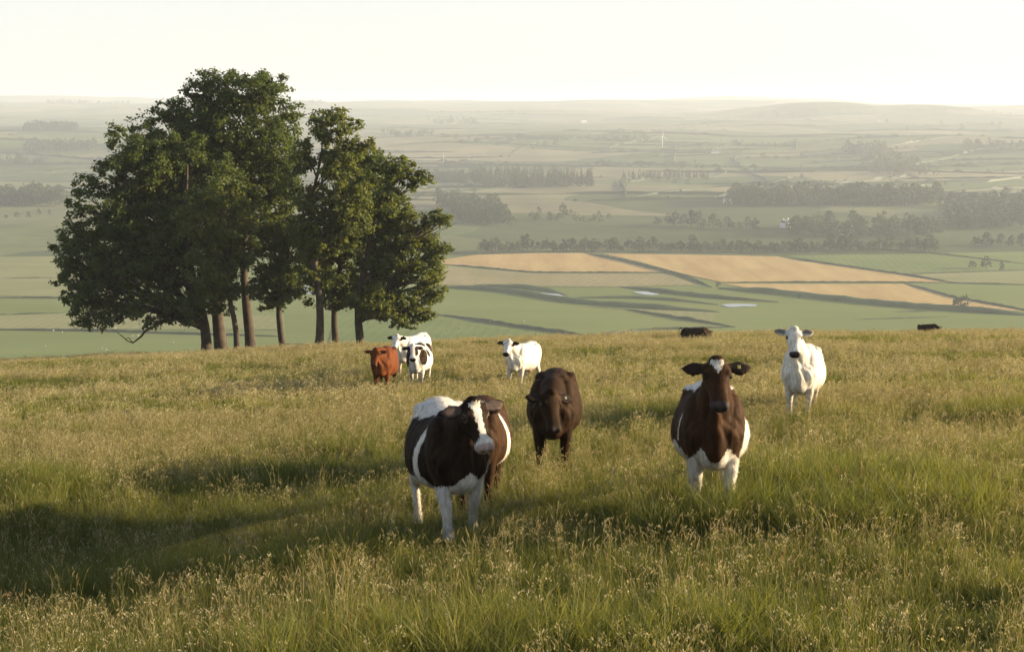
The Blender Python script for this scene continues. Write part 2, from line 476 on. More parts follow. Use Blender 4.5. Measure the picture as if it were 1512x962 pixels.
# hedges, walls and grassed embankments on the valley floor
M_hedge = leafy('hedge_leaf', [(0.0, (0.03, 0.045, 0.016)), (0.6, (0.055, 0.075, 0.025)), (1.0, (0.085, 0.10, 0.035))], 0.2, 0.05, rnd=0.5)
M_bank = plain('embankment_grass', (0.070, 0.095, 0.032), 0.95, 0.03, 0.35)
def strip(name, px, width, height, mat, label, cat, rough=0.25, step=4.0, group=None, kind=None):
    P = [on_valley(x, y) for x, y in px]
    Q = []
    for a, b in zip(P[:-1], P[1:]):
        n = max(1, int((b - a).length / step))
        Q += [a.lerp(b, i / n) for i in range(n)]
    Q.append(P[-1])
    # round the corners of the line
    for _ in range(40 if step > 4 else 6):
        Q = [Q[0]] + [(Q[i - 1] + Q[i] * 2 + Q[i + 1]) / 4 for i in range(1, len(Q) - 1)] + [Q[-1]]
    v = []; f = []
    for i, p in enumerate(Q):
        t = (Q[min(i + 1, len(Q) - 1)] - Q[max(i - 1, 0)]); t.z = 0; t.normalize()
        sd = Vector((-t.y, t.x, 0))
        hh = height * (1 + rough * 1.6 * (random.random() - 0.5)); ww = width * (1 + rough * (random.random() - 0.5))
        e_ = min(i, len(Q) - 1 - i) * step; e_ = min(1.0, 0.25 + e_ / 40.0); hh *= e_; ww *= min(1.0, 0.4 + e_ * .6)
        z = float(valley_z(p.x, p.y)) - 0.4
        prof = ((-0.5, 0), (-0.40, .62), (-0.18, .96), (0.05, 1.04), (0.24, .92), (0.42, .55), (0.5, 0))
        for a, h in prof:
            j = 1 + rough * 0.5 * (random.random() - 0.5)
            q = p + sd * (a * ww * j)
            v.append((q.x, q.y, z + (hh + .4) * h * (j if h > 0 else 1)))
    m = 7
    for i in range(len(Q) - 1):
        for k in range(m - 1): f.append((i * m + k, i * m + k + 1, (i + 1) * m + k + 1, (i + 1) * m + k))
    f.append(tuple(range(m))); f.append(tuple((len(Q) - 1) * m + k for k in reversed(range(m))))
    me = bpy.data.meshes.new(name); me.from_pydata(v, [], f); me.update()
    o = link(name, me, mat)
    tag(o, label, cat, group, kind)
    return o
G = 'hedges between the valley fields'
for px, h, lab in [
    ([(640, 391), (660, 391), (790, 403), (984, 403)], 1.6, 'dark hedge along the near edge of the long tan field'),
    ([(862, 374), (930, 388), (985, 402.5), (1012, 409), (1050, 424)], 2.6, 'dark hedge between the two largest tan fields'),
    ([(1062, 417.5), (1392, 417.5)], 1.7, 'straight hedge between the largest barley field and the barley strip'),
    ([(1150, 380), (1320, 404), (1412, 418)], 2.2, 'slanting hedge along the far side of the largest barley field'),
    ([(1335, 419), (1408, 440), (1530, 461)], 2.4, 'hedge along the far side of the barley strip'),
    ([(640, 464), (672, 468), (760, 482), (868, 497), (900, 503)], 2.4, 'dark wall-like hedge slanting down the meadow towards the white cow'),
    ([(925, 457), (1000, 470), (1085, 483)], 2.4, 'dark hedge slanting behind the lying cow'),
    ([(780, 503), (868, 497), (960, 487), (1085, 483)], 2.0, 'dark hedge along the hill foot behind the lying cow'),
    ([(1260, 472), (1330, 470), (1400, 468)], 0.9, 'low hedge in the meadow behind the large white cow'),
    ([(-20, 466), (95, 463)], 2.2, 'dark hedge beyond the outermost sycamore, upper of two'),
    ([(-20, 487), (130, 489), (290, 494), (420, 497)], 1.8, 'long hedge behind the outermost sycamore at the hill foot'),
    ([(640, 505), (575, 512), (420, 508)], 2.2, 'hedge at the hill foot behind the rust red cow'),
    ([(-20, 412), (120, 410)], 1.3, 'thin hedge across the yellowish meadow'),
    ([(-20, 440), (160, 441)], 1.6, 'hedge along the near side of the yellowish meadow'),
    ([(1340, 405), (1530, 399)], 1.5, 'hedge between the green meadow and the pale strip'),
    ([(1395, 418), (1530, 421)], 1.8, 'hedge below the pale meadow strip'),
    ([(640, 376), (880, 372)], 2.5, 'tall hedge along the far edge of the long tan field'),
    ([(1270, 366), (1390, 376), (1530, 392)], 1.8, 'hedge slanting across the green meadow'),
]:
    strip('hedge', px, 2.3, h * .62, M_hedge, lab, 'hedge', 0.28, 3.0, G)
G2 = 'grassed flood embankments by the river'
for px, w_, h, lab in [
    ([(640, 424), (700, 425), (770, 429), (786, 436), (812, 444), (900, 452), (980, 456), (1062, 461)], 9, 2.4, 'curving grass embankment round the bright river bend'),
    ([(700, 421.5), (820, 426), (838, 432), (836, 436)], 8, 2.2, 'grass bank beyond the bright river bend'),
    ([(918, 424), (985, 429), (1000, 436), (1070, 443), (1150, 446)], 8, 2.0, 'grass bank beyond the river reach under the tan fields'),
    ([(838, 440), (940, 438), (1040, 445), (1060, 450)], 6, 1.4, 'low grass bank between two river reaches'),
    ([(1062, 426), (1130, 429), (1190, 438), (1260, 447), (1400, 458), (1530, 466)], 10, 2.8, 'long dark embankment below the barley strip'),
]:
    strip('embankment', px, w_, h, M_bank, lab, 'embankment', 0.15, 6.0, G2)

# --- valley trees: a few models, shared by every copy
def tree_model(kind, seed):
    global rng
    random.seed(seed); rng = np.random.default_rng(seed)
    if kind == 'conifer':
        C = []; rd = []
        for i in range(9):
            t = i / 8
            for k in range(3 if i < 7 else 1):
                a = random.random() * 6.28; r = (1 - t) * 1.9 * random.uniform(.4, 1)
                C.append((r * math.cos(a), r * math.sin(a), 2.2 + t * 11)); rd.append(0.6 + (1 - t) * 0.9)
        hgt = 13.4
        v, f = leaf_cloud(C, rd, [int(30 * r) for r in rd], 0.85, 0.9)
    else:
        C = []; rd = []; wd = random.uniform(3.6, 4.6); hh = random.uniform(9, 12)
        for i in range(26):
            d = rng.normal(0, 1, 3); d /= np.linalg.norm(d); d[2] = abs(d[2]) * 1.5 - 0.6
            C.append((d[0] * wd * .8, d[1] * wd * .8, max(1.0, hh * .47 + d[2] * hh * .50))); rd.append(random.uniform(1.0, 1.7))
        v, f = leaf_cloud(C, rd, [int(27 * r) for r in rd], 0.80)
        hgt = hh
    T = Tubes()
    T.tube([(0, 0, -1), (0, 0, 0.5), (0.1, 0, hgt * .35), (0.1, 0.1, hgt * .7)], [.42, .34, .24, .08], 6)
    if kind != 'conifer':
        for c_ in C[:7]: T.tube(curve_pts((0.05, 0, hgt * .28), c_, 4, 0.05, .03), [.16, .11, .08, .04], 4, False)
    return (v, f), mesh_np('crown', v, f), T.mesh('trunk')
BROAD = [tree_model('broad', 40 + i) for i in range(5)]
CONI = [tree_model('conifer', 60 + i) for i in range(3)]
for _, c_, t_ in BROAD + CONI:
    c_.materials.append(M_farleaf); t_.materials.append(M_bark)
def valley_tree(pos, model, s, label, group, sz=1.0):
    root = empty('valley_tree', pos, random.random() * 6.28)
    root.scale = (s, s, s * sz)
    tag(root, label, 'tree', group)
    for nm, me in (('crown', model[1]), ('trunk', model[2])):
        o = bpy.data.objects.new(nm, me); COL.objects.link(o); o.parent = root
    return root

random.seed(77)
# single trees that stand clear
for px, py, hpx, lab in [(1418, 458, 30, 'lone round tree at the end of the barley strip'), (1060, 424, 10, 'small bush at the corner of the tan fields'),
                         (832, 322, 20, 'lone tree in the middle of the hazy slope'), (1372, 374, 28, 'tall pale tree standing out in front of the valley wood'),
                         (1180, 441, 9, 'low bush on the long embankment'), (1456, 397, 20, 'bushy tree beside the green meadow'), (1436, 396, 15, 'smaller bush beside the green meadow'),
                         (1478, 400, 13, 'small tree at the edge of the green meadow'), (720, 372, 15, 'tree at the far edge of the long tan field'), (832, 372, 18, 'rounded tree in the hedge above the long tan field'), (1022, 356, 14, 'tree at the end of the valley hedge')]:
    p = on_valley(px, py)
    valley_tree(p, random.choice(BROAD), hpx * p.y / F / 10.5, lab, None)
# rows of look-alike hedgerow trees
def row(a, b, n, hpx, label, group, jit=3):
    for i in range(n):
        t = (i + random.uniform(.1, .9)) / n
        p = on_valley(a[0] + (b[0] - a[0]) * t, a[1] + (b[1] - a[1]) * t + random.uniform(-jit, jit) * .5)
        valley_tree(p, random.choice(BROAD), hpx * random.uniform(.6, 1.15) * p.y / F / 10.5, label, group, random.uniform(.8, 1.05))
row((705, 371), (905, 370), 26, 20, 'hazy round tree in the tree row above the long tan field', 'tree row above the long tan field')
row((905, 370), (1150, 372), 30, 21, 'hazy round tree in the tree row above the largest barley field', 'tree row above the largest barley field')
row((1150, 372), (1385, 368), 26, 23, 'hazy round tree in the tree row above the green meadow', 'tree row above the green meadow')
row((970, 332), (1120, 340), 14, 20, 'hazy tree scattered above the valley tree row', 'trees scattered above the tree row')
row((1430, 362), (1512, 364), 8, 20, 'hazy tree in the small copse beyond the green meadow', 'small copse beyond the green meadow')
row((650, 210), (830, 214), 12, 11, 'tiny hazy tree on the far hillside', 'far hillside trees', 12)
row((860, 245), (1080, 250), 14, 9, 'tiny hazy tree along the hedge before the wind turbine', 'trees along the hedge before the wind turbine', 3)
row((1120, 235), (1240, 232), 7, 9, 'tiny hazy tree on the slope beside the far wood', 'trees beside the far wood', 14)
row((1300, 185), (1500, 190), 7, 9, 'tiny hazy tree below the table hill', 'trees below the table hill', 16)
row((5, 322), (75, 318), 5, 12, 'hazy tree on the shaded slope beyond the clump', 'trees on the shaded slope', 8)

# woods that read as one mass
def wood(px, n, hpx, label, kind='broad', jitter=0.0):
    """px: quadrilateral on the slope (pixels)"""
    V = []; Fc = []; off = 0
    models = CONI if kind == 'conifer' else BROAD
    for i in range(n):
        u, w_ = random.random(), random.random()
        a = [px[0][k] + (px[1][k] - px[0][k]) * u for k in (0, 1)]; b = [px[3][k] + (px[2][k] - px[3][k]) * u for k in (0, 1)]
        p = on_valley(a[0] + (b[0] - a[0]) * w_, a[1] + (b[1] - a[1]) * w_)
        (v, f), _, _ = random.choice(models)
        s = hpx * random.uniform(.7, 1.15) * p.y / F / (13.4 if kind == 'conifer' else 10.5)
        th = random.random() * 6.28; c_, s_ = math.cos(th), math.sin(th)
        kp = 0.34 if p.y < 2200 else 0.18; keep = rng.random(len(f)) < kp
        q = v.reshape(-1, 4, 3)[keep]; cc = q.mean(1, keepdims=True); q = ((q - cc) * (1.25 if p.y < 2200 else 1.7) + cc).reshape(-1, 3) * s
        q = np.stack([q[:, 0] * c_ - q[:, 1] * s_, q[:, 0] * s_ + q[:, 1] * c_, q[:, 2]], 1) + np.array([p.x, p.y, p.z - 0.4 * s])
        V.append(q); Fc.append(np.arange(len(q)).reshape(-1, 4) + off); off += len(q)
    o = link('woodland', mesh_np('woodland', np.concatenate(V), np.concatenate(Fc)), M_farleaf)
    tag(o, label, 'wood', kind='stuff')
wood([(690, 268), (850, 268), (885, 277), (720, 279)], 190, 24, 'conifer plantation on the middle slope', 'conifer')
wood([(620, 262), (720, 264), (730, 270), (620, 270)], 70, 15, 'wood running up to the conifer plantation')
wood([(640, 300), (730, 306), (760, 334), (690, 330)], 130, 22, 'round wood below the conifer plantation')
wood([(920, 262), (1045, 262), (1052, 266), (920, 266)], 70, 13, 'narrow wood beside the conifer plantation', 'conifer')
wood([(1082, 296), (1390, 296), (1390, 304), (1082, 305)], 260, 26, 'long valley wood on the lower slope')
wood([(1245, 222), (1300, 222), (1390, 262), (1290, 258)], 110, 16, 'wood on the far slope below the table hill')
wood([(1140, 335), (1400, 335), (1390, 352), (1170, 352)], 80, 24, 'scattered wood round the farm in the valley')
wood([(1385, 305), (1530, 300), (1530, 338), (1400, 338)], 130, 24, 'wood on the lower slope beyond the farm')
wood([(-20, 296), (88, 296), (92, 306), (-20, 304)], 90, 26, 'dark wood on the shaded slope beyond the clump')
wood([(36, 190), (112, 190), (112, 195), (36, 195)], 60, 14, 'small upper wood beyond the clump')
wood([(38, 218), (140, 218), (140, 225), (38, 225)], 70, 14, 'small lower wood beyond the clump')
wood([(70, 152), (190, 154), (190, 155), (70, 154)], 60, 6, 'thin wood along the skyline')
wood([(430, 153), (480, 153), (480, 156), (430, 156)], 40, 7, 'thin skyline wood behind the tall open sycamore')
for px, n, hp_, lab in (([(630, 178), (700, 178), (705, 184), (640, 186)], 40, 7, 'small far wood beside the tiny farmhouse'), ([(1110, 168), (1210, 168), (1200, 174), (1110, 174)], 50, 7, 'far wood before the table hill'),
                        ([(880, 204), (960, 204), (955, 210), (880, 210)], 36, 8, 'small far wood beside the wind turbine'), ([(1420, 212), (1520, 214), (1520, 222), (1430, 220)], 46, 9, 'far wood below the right end of the table hill'),
                        ([(560, 196), (640, 196), (640, 204), (570, 204)], 40, 8, 'far wood above the sycamore boughs'), ([(-20, 236), (70, 238), (60, 246), (-20, 246)], 40, 10, 'narrow wood between the two small woods and the dark wood'),
                        ([(780, 318), (900, 322), (900, 330), (790, 328)], 22, 12, 'thin scrub wood on the hazy slope')):
    wood(px, n, hp_, lab)
# hedgerow lines over the far slopes, too far away to count
V = []; Fc = []; off = 0
for i in range(200):
    px0, py0 = random.uniform(-60, 1560), random.choice([random.uniform(165, 300), random.uniform(158, 260)])
    a = on_valley(px0, py0); L_ = random.uniform(150, 620); th = random.gauss(0.04, 0.22) if random.random() < .75 else random.gauss(1.2, .3)
    st = 9.0 if a.y < 3000 else 16.0
    k = int(L_ / st)
    xs = a.x + math.cos(th) * np.arange(k) * st; ys = a.y + math.sin(th) * np.arange(k) * st + 10 * np.sin(np.arange(k) * st / 90.0 + i)
    zs = valley_z(xs, ys) - 0.6
    hh = random.uniform(1.8, 3.2) * (1 + 0.5 * (rng.random(k) - .5)) + 0.6
    hh = hh + (rng.random(k) < .10) * rng.uniform(1.5, 5, k)
    hh = hh * np.minimum(1, 0.15 + np.minimum(np.arange(k), np.arange(k)[::-1]) * st / 70.0)
    w_ = random.uniform(1.2, 2.4)
    nx_, ny_ = -math.sin(th), math.cos(th)
    ring = np.stack([np.stack([xs + nx_ * o_ * w_, ys + ny_ * o_ * w_, zs + hh * f_], 1) for o_, f_ in ((-1, 0), (-.75, .8), (0, 1.0), (.75, .8), (1, 0))], 1)
    V.append(ring.reshape(-1, 3))
    ix = np.arange(k * 5).reshape(k, 5) + off
    Fc.append(np.stack([ix[:-1, :-1], ix[:-1, 1:], ix[1:, 1:], ix[1:, :-1]], -1).reshape(-1, 4)); off += k * 5
    if random.random() < .45:                       # a knot of trees somewhere on the line
        for _ in range(random.randint(3, 12)):
            c_ = random.randrange(k); x_ = xs[c_] + random.gauss(0, 12); y_ = ys[c_] + random.gauss(0, 6)
            (v, f), _, _ = random.choice(BROAD)
            keep = rng.random(len(f)) < 0.13
            q = v.reshape(-1, 4, 3)[keep]
            cc = q.mean(1, keepdims=True); q = ((q - cc) * 2.3 + cc).reshape(-1, 3) * np.array([.75, .75, .62]) * random.uniform(.6, 1.1) + np.array([x_, y_, float(valley_z(x_, y_)) - 1.2])
            V.append(q); Fc.append(np.arange(len(q)).reshape(-1, 4) + off); off += len(q)
o = link('hedgerows', mesh_np('hedgerows', np.concatenate(V), np.concatenate(Fc)), M_farleaf)
tag(o, 'faint hedgerows dividing the fields of the far slopes', 'hedgerows', kind='stuff')

# --- farms, wind turbines, sheep
M_lime = plain('limewash', (0.74, 0.72, 0.66), 0.85, 0.4, 0.1)
M_slate = plain('slate', (0.09, 0.09, 0.10), 0.7, 0.8, 0.25)
M_dark = plain('dark_window', (0.02, 0.022, 0.025), 0.15)
M_metal = plain('white_turbine_paint', (0.75, 0.75, 0.74), 0.4)
def box(name, c, s, mat, parent):
    bm = bmesh.new(); bmesh.ops.create_cube(bm, size=1); bmesh.ops.scale(bm, vec=s, verts=bm.verts); bmesh.ops.translate(bm, vec=c, verts=bm.verts)
    me = bpy.data.meshes.new(name); bm.to_mesh(me); bm.free(); return link(name, me, mat, parent)
def house(px, py, w_, d_, h_, rz, label, cat='house'):
    p = on_valley(px, py); r = empty('farmhouse', p, rz); tag(r, label, cat)
    box('wall', (0, 0, h_ / 2 - .5), (w_, d_, h_ + 1), M_lime, r)
    k = h_ * 0.55
    me = bpy.data.meshes.new('roof'); o_ = .35; hw, hd = w_ / 2 + o_, d_ / 2 + o_
    me.from_pydata([(-hw, -hd, h_), (hw, -hd, h_), (hw, hd, h_), (-hw, hd, h_), (-hw, 0, h_ + k), (hw, 0, h_ + k)], [], [(0, 1, 5, 4), (2, 3, 4, 5), (1, 2, 5), (3, 0, 4), (3, 2, 1, 0)])
    rf = link('roof', me, M_slate, r)
    for sx in (-1, 1): box('chimney', (sx * w_ * .42, 0, h_ + k + .3), (.9, .7, 1.6), M_lime, rf)
    for z in (1.4, h_ - 1.3):
        for i in range(3): box('window', ((i - 1) * w_ * .28, -d_ / 2 - .02, z), (1.0, .12, 1.2), M_dark, r)
    box('door', (w_ * .14, -d_ / 2 - .03, 1.0), (.95, .14, 2.0), M_dark, r)
house(862, 181, 20, 10, 8, 0.3, 'tiny bright white farmhouse on the far hillside')
house(1076, 300, 12, 7, 5, -0.3, 'white farmhouse at the edge of the long valley wood')
house(1160, 336, 11, 7, 5, 0.9, 'white gabled farmhouse among the valley trees')
house(1056, 228, 13, 8, 6, 0.2, 'pale farmhouse on the slope beside the wind turbine')
house(1250, 347, 12, 7, 5, 0.1, 'white farmhouse half hidden in the valley wood')
def turbine(px, py, hpx, label):
    p = on_valley(px, py); h_ = hpx * p.y / F
    r = empty('wind_turbine', p, 0.4); tag(r, label, 'wind turbine')
    T = Tubes(); T.tube([(0, 0, -2), (0, 0, h_ * .5), (0, 0, h_)], [h_ * .028, h_ * .024, h_ * .017], 10); link('tower', T.mesh('tower'), M_metal, r, True)
    T = Tubes(); T.tube([(0, -h_ * .045, h_), (0, h_ * .05, h_)], [h_ * .024, h_ * .02], 8); link('nacelle', T.mesh('nacelle'), M_metal, r, True)
    for k in range(3):
        a = math.radians(90 + 120 * k); d = Vector((math.cos(a), 0, math.sin(a))); o0 = Vector((0, -h_ * .06, h_))
        T = Tubes(); T.tube([o0, o0 + d * h_ * .12, o0 + d * h_ * .5], [(h_ * .012, h_ * .01), (h_ * .022, h_ * .008), (h_ * .005, h_ * .003)], 8)
        link('blade', T.mesh('blade'), M_metal, r, True)
turbine(978, 219, 17, 'white wind turbine standing on the far slope')
turbine(655, 241, 10, 'small distant wind turbine beside the sycamores')

M_wool = plain('sheep_wool', (0.42, 0.40, 0.33), 0.95, 6.0, 0.15)
M_sface = plain('sheep_face', (0.10, 0.09, 0.08), 0.9)
bm = bmesh.new(); bmesh.ops.create_icosphere(bm, subdivisions=2, radius=1.0)
for v in bm.verts:
    k = 1 + 0.08 * (random.random() - .5)
    v.co = Vector((v.co.x * .27 * k, v.co.y * .55 * k, v.co.z * .30 * k + .58))
me_fl = bpy.data.meshes.new('fleece'); bm.to_mesh(me_fl); bm.free(); me_fl.materials.append(M_wool)
T = Tubes(); T.tube([(0, -.45, .72), (0, -.62, .80), (0, -.80, .66)], [.11, .10, .055], 8); me_hd = T.mesh('head'); me_hd.materials.append(M_sface)
T = Tubes(); T.tube([(0, 0, .45), (0, 0, .02)], [.055, .04], 6); me_lg = T.mesh('leg'); me_lg.materials.append(M_sface)
def flock(n, x0, x1, y0, y1, label, group):
    for i in range(n):
        p = on_valley(random.uniform(x0, x1), random.uniform(y0, y1))
        r = empty('sheep', (p.x, p.y, p.z + .32), random.random() * 6.28, 1.0); tag(r, label, 'sheep', group)
        for nm, me, lc in [('fleece', me_fl, (0, 0, 0)), ('head', me_hd, (0, 0, 0))] + [('leg', me_lg, (sx * .14, sy * .33, 0)) for sx in (1, -1) for sy in (1, -1)]:
            o_ = bpy.data.objects.new(nm, me); COL.objects.link(o_); o_.parent = r; o_.location = lc
flock(10, 10, 270, 484, 520, 'tiny white sheep in the meadow behind the outermost sycamore', 'sheep behind the outermost sycamore')
flock(8, 650, 790, 476, 500, 'tiny white sheep in the lush meadow behind the cows', 'sheep in the lush meadow')

# ------------------------------------------------------------------ the clump of sycamores on the brow
def in_lobes(lobes, Y0):
    """lobes given as pixel ellipses at the tree's own distance -> world ellipsoids"""
    out = []
    for (px, py, rx, ry, dy) in lobes:
        c = at(px, py, Y0 + dy); k = (Y0 + dy) / F
        out.append((np.array(c), np.array([rx * k, max(rx, ry) * 0.8 * k, ry * k])))
    return out

def sycamore(px, Y0, lobes, nclump, label, trunk_r=0.42, lean=(0, 0), top=None, seed=1, rmin=0.75, rmax=1.35, bare=None, dens=440):
    global rng
    random.seed(seed); rng = np.random.default_rng(seed)
    x = (px - W / 2) / F * Y0
    base = Vector((x, Y0, float(hill_z(x, Y0)) - 0.15))
    root = empty('sycamore_tree', base)
    tag(root, label, 'tree', 'sycamores in the clump on the brow')
    E = in_lobes(lobes, Y0)
    vol = np.array([np.prod(r) for _, r in E]); cum = vol / vol.sum()
    C = []; RR = []
    tries = 0
    while len(C) < nclump and tries < nclump * 90:
        tries += 1
        c, r = E[rng.choice(len(E), p=cum)]
        d = rng.normal(0, 1, 3); d /= np.linalg.norm(d)
        rho = rng.uniform(0.25, 1.0) ** 0.45
        rad = rng.uniform(rmin, rmax) * min(1.0, 0.4 + min(r) / 3.5)
        p = c + d * np.maximum(r - rad * 0.75, 0.15) * rho
        if C:
            q = np.linalg.norm((np.array(C) - p) * np.array([1, 0.8, 1.25]), axis=1)
            if q.min() < rad * 0.92: continue
        C.append(p); RR.append(rad)
    C = np.array(C); RR = np.array(RR)
    v, f = leaf_cloud(C, RR, [int(dens * r ** 1.7) for r in RR], 0.195)
    b = np.array(base)
    crown = link('crown', mesh_np('crown', v - b, f), M_leaf, root)
    # trunk, limbs, branches
    trunk_r *= 0.8
    T = Tubes()
    tz = C[:, 2].max() if top is None else top
    hgt = (tz - base.z) * 0.86
    n = 12
    trunk = []
    ph = random.random() * 6
    for i in range(n):
        t = i / (n - 1)
        trunk.append(Vector((lean[0] * t ** 1.3 * hgt + 0.55 * math.sin(ph + t * 6) * t ** 0.6, lean[1] * t * hgt + 0.2 * math.cos(ph + t * 4) * t, t * hgt)))
    rads = [trunk_r * (1.45 if i == 0 else 1.0) * (1 - 0.86 * (i / (n - 1)) ** 0.9) + 0.02 for i in range(n)]
    pts = [Vector((0, 0, -0.3))] + trunk[:1] + [trunk[0].lerp(trunk[1], .3)] + trunk[1:]
    rr_ = [trunk_r * 1.7, trunk_r * 1.45, trunk_r * 1.12] + rads[1:]
    T.tube(pts, rr_, 11, True, 0.10)
    loc = C - b
    # gather clumps into limbs by direction
    k = max(4, len(C) // 11)
    cen = loc[rng.choice(len(loc), k, replace=False)]
    for _ in range(6):
        a = np.argmin(((loc[:, None] - cen[None]) ** 2).sum(2), 1)
        for j in range(k):
            if (a == j).any(): cen[j] = loc[a == j].mean(0)
    def trunk_at(z):
        t = max(0.0, min(0.999, z / hgt)) * (n - 1); i = int(t)
        return trunk[i].lerp(trunk[i + 1], t - i), rads[i] * (1 - (t - i)) + rads[i + 1] * (t - i)
    for j in range(k):
        m = np.nonzero(a == j)[0]
        if not len(m): continue
        e = Vector(cen[j])
        hd = math.hypot(e.x - trunk[4].x, e.y - trunk[4].y)
        z0 = min(hgt * 0.93, max(2.2, e.z - 0.75 * hd - 0.8))
        p0, r0 = trunk_at(z0)
        r0 = min(r0 * 0.72, 0.05 + 0.022 * math.sqrt(len(m)) * 2 + 0.012 * hd)
        path = curve_pts(p0, e, 8, 0.06, 0.022)
        T.tube(path, [r0 * (1 - 0.66 * i / 7) + 0.012 for i in range(8)], 7, True, 0.1)
        for i in m:
            q = Vector(loc[i])
            s = random.choice((3, 4, 5, 6))
            pp = curve_pts(path[s], q, 5, 0.05, 0.035)
            rb = max(0.025, r0 * (1 - 0.66 * s / 7) * 0.5)
            T.tube(pp, [rb * (1 - .75 * u / 4) + .008 for u in range(5)], 5, False)
            for _ in range(3):
                w_ = q + Vector((random.gauss(0, .6), random.gauss(0, .6), random.gauss(0.1, .4))) * float(RR[i])
                T.tube(curve_pts(pp[random.choice((2, 3))], w_, 4, 0.04, 0.05), [.028, .02, .014, .008], 4, False)
    link('trunk', T.mesh('trunk'), M_bark, root, True)
    if bare:                                             # a leafless branch hanging under the crown
        B_ = Tubes(); q = [Vector(at(a_, b_, Y0)) - base for a_, b_ in bare]
        B_.tube(q, [0.09 - 0.06 * i / (len(q) - 1) for i in range(len(q))], 6)
        for a_, b_, s_ in ((2, 4, .9), (3, 5, -.7)):
            B_.tube(curve_pts(q[a_], q[b_] + Vector((s_, .3, .35)), 5, -.05, .05), [.04, .03, .025, .02, .012], 5)
        link('bare_branch', B_.mesh('bare_branch'), M_bark, root, True)
    return root

sycamore(297, 98, [(185, 395, 100, 70, 0), (150, 460, 62, 38, 0), (235, 330, 105, 85, 1), (125, 285, 40, 36, 0), (170, 192, 26, 20, 0), (112, 380, 36, 70, 0), (250, 450, 100, 45, -1), (200, 255, 80, 65, 1), (150, 320, 60, 60, 0), (120, 445, 40, 40, 0), (140, 400, 60, 70, -1)], 190,
         'spreading sycamore with the outermost broad low crown, farthest from the cows', 0.46, (-0.10, 0), seed=3, bare=[(250, 470), (215, 488), (208, 497), (196, 506), (188, 503), (178, 494)])
sycamore(321, 102, [(290, 270, 100, 110, 0), (260, 200, 80, 70, 1), (300, 380, 70, 80, -2), (285, 155, 50, 34, 1), (240, 260, 90, 80, -2)], 120,
         'thick leaning sycamore beside the outermost tree of the clump', 0.60, (-0.03, 0.02), seed=5)
sycamore(341, 95, [(330, 400, 65, 60, 0), (320, 320, 70, 60, -1)], 42,
         'slim sycamore with a sunlit trunk between two thick trunks', 0.27, (-0.01, -0.02), seed=8)
sycamore(364, 104, [(350, 135, 88, 36, 0), (355, 190, 100, 70, 0), (385, 270, 72, 70, 1), (405, 175, 45, 50, 0), (350, 330, 70, 70, 1), (270, 175, 50, 40, 1), (420, 240, 35, 50, 0)], 155,
         'tallest sycamore with a straight trunk and domed top', 0.50, (-0.005, 0), seed=12)
sycamore(413, 97, [(408, 425, 46, 48, 0), (420, 350, 46, 60, 0), (430, 280, 26, 30, 1)], 50,
         'small slender sycamore in the middle of the clump', 0.30, (0.01, 0), seed=17)
sycamore(465, 93, [(490, 190, 46, 38, 0), (500, 245, 42, 45, 0), (470, 300, 40, 45, 0), (520, 310, 45, 50, 0), (455, 400, 32, 30, 0), (490, 350, 50, 45, 0), (530, 220, 30, 30, 0), (448, 235, 18, 45, 0), (450, 330, 30, 50, 0)], 96,
         'tall open sycamore with a sunlit trunk and bare lower limbs', 0.36, (0.02, 0), seed=21)
sycamore(494, 100, [(510, 430, 60, 42, 0), (520, 360, 50, 50, 0), (540, 270, 45, 60, 0), (470, 380, 40, 50, 1)], 85,
         'sycamore with a dark crooked trunk second from the rust red cow', 0.32, (0.012, 0), seed=27)
sycamore(530, 95, [(590, 255, 40, 28, 0), (570, 310, 55, 45, 0), (645, 325, 28, 20, 0), (610, 390, 56, 50, 0), (635, 430, 34, 42, 0), (560, 450, 60, 34, -1), (600, 470, 55, 20, 0), (640, 370, 30, 26, 0), (620, 270, 25, 22, 0), (590, 350, 60, 50, 1), (560, 400, 50, 50, 1)], 135,
         'sycamore with sunlit spreading boughs closest to the rust red cow', 0.38, (0.035, 0), seed=33, rmax=1.15)

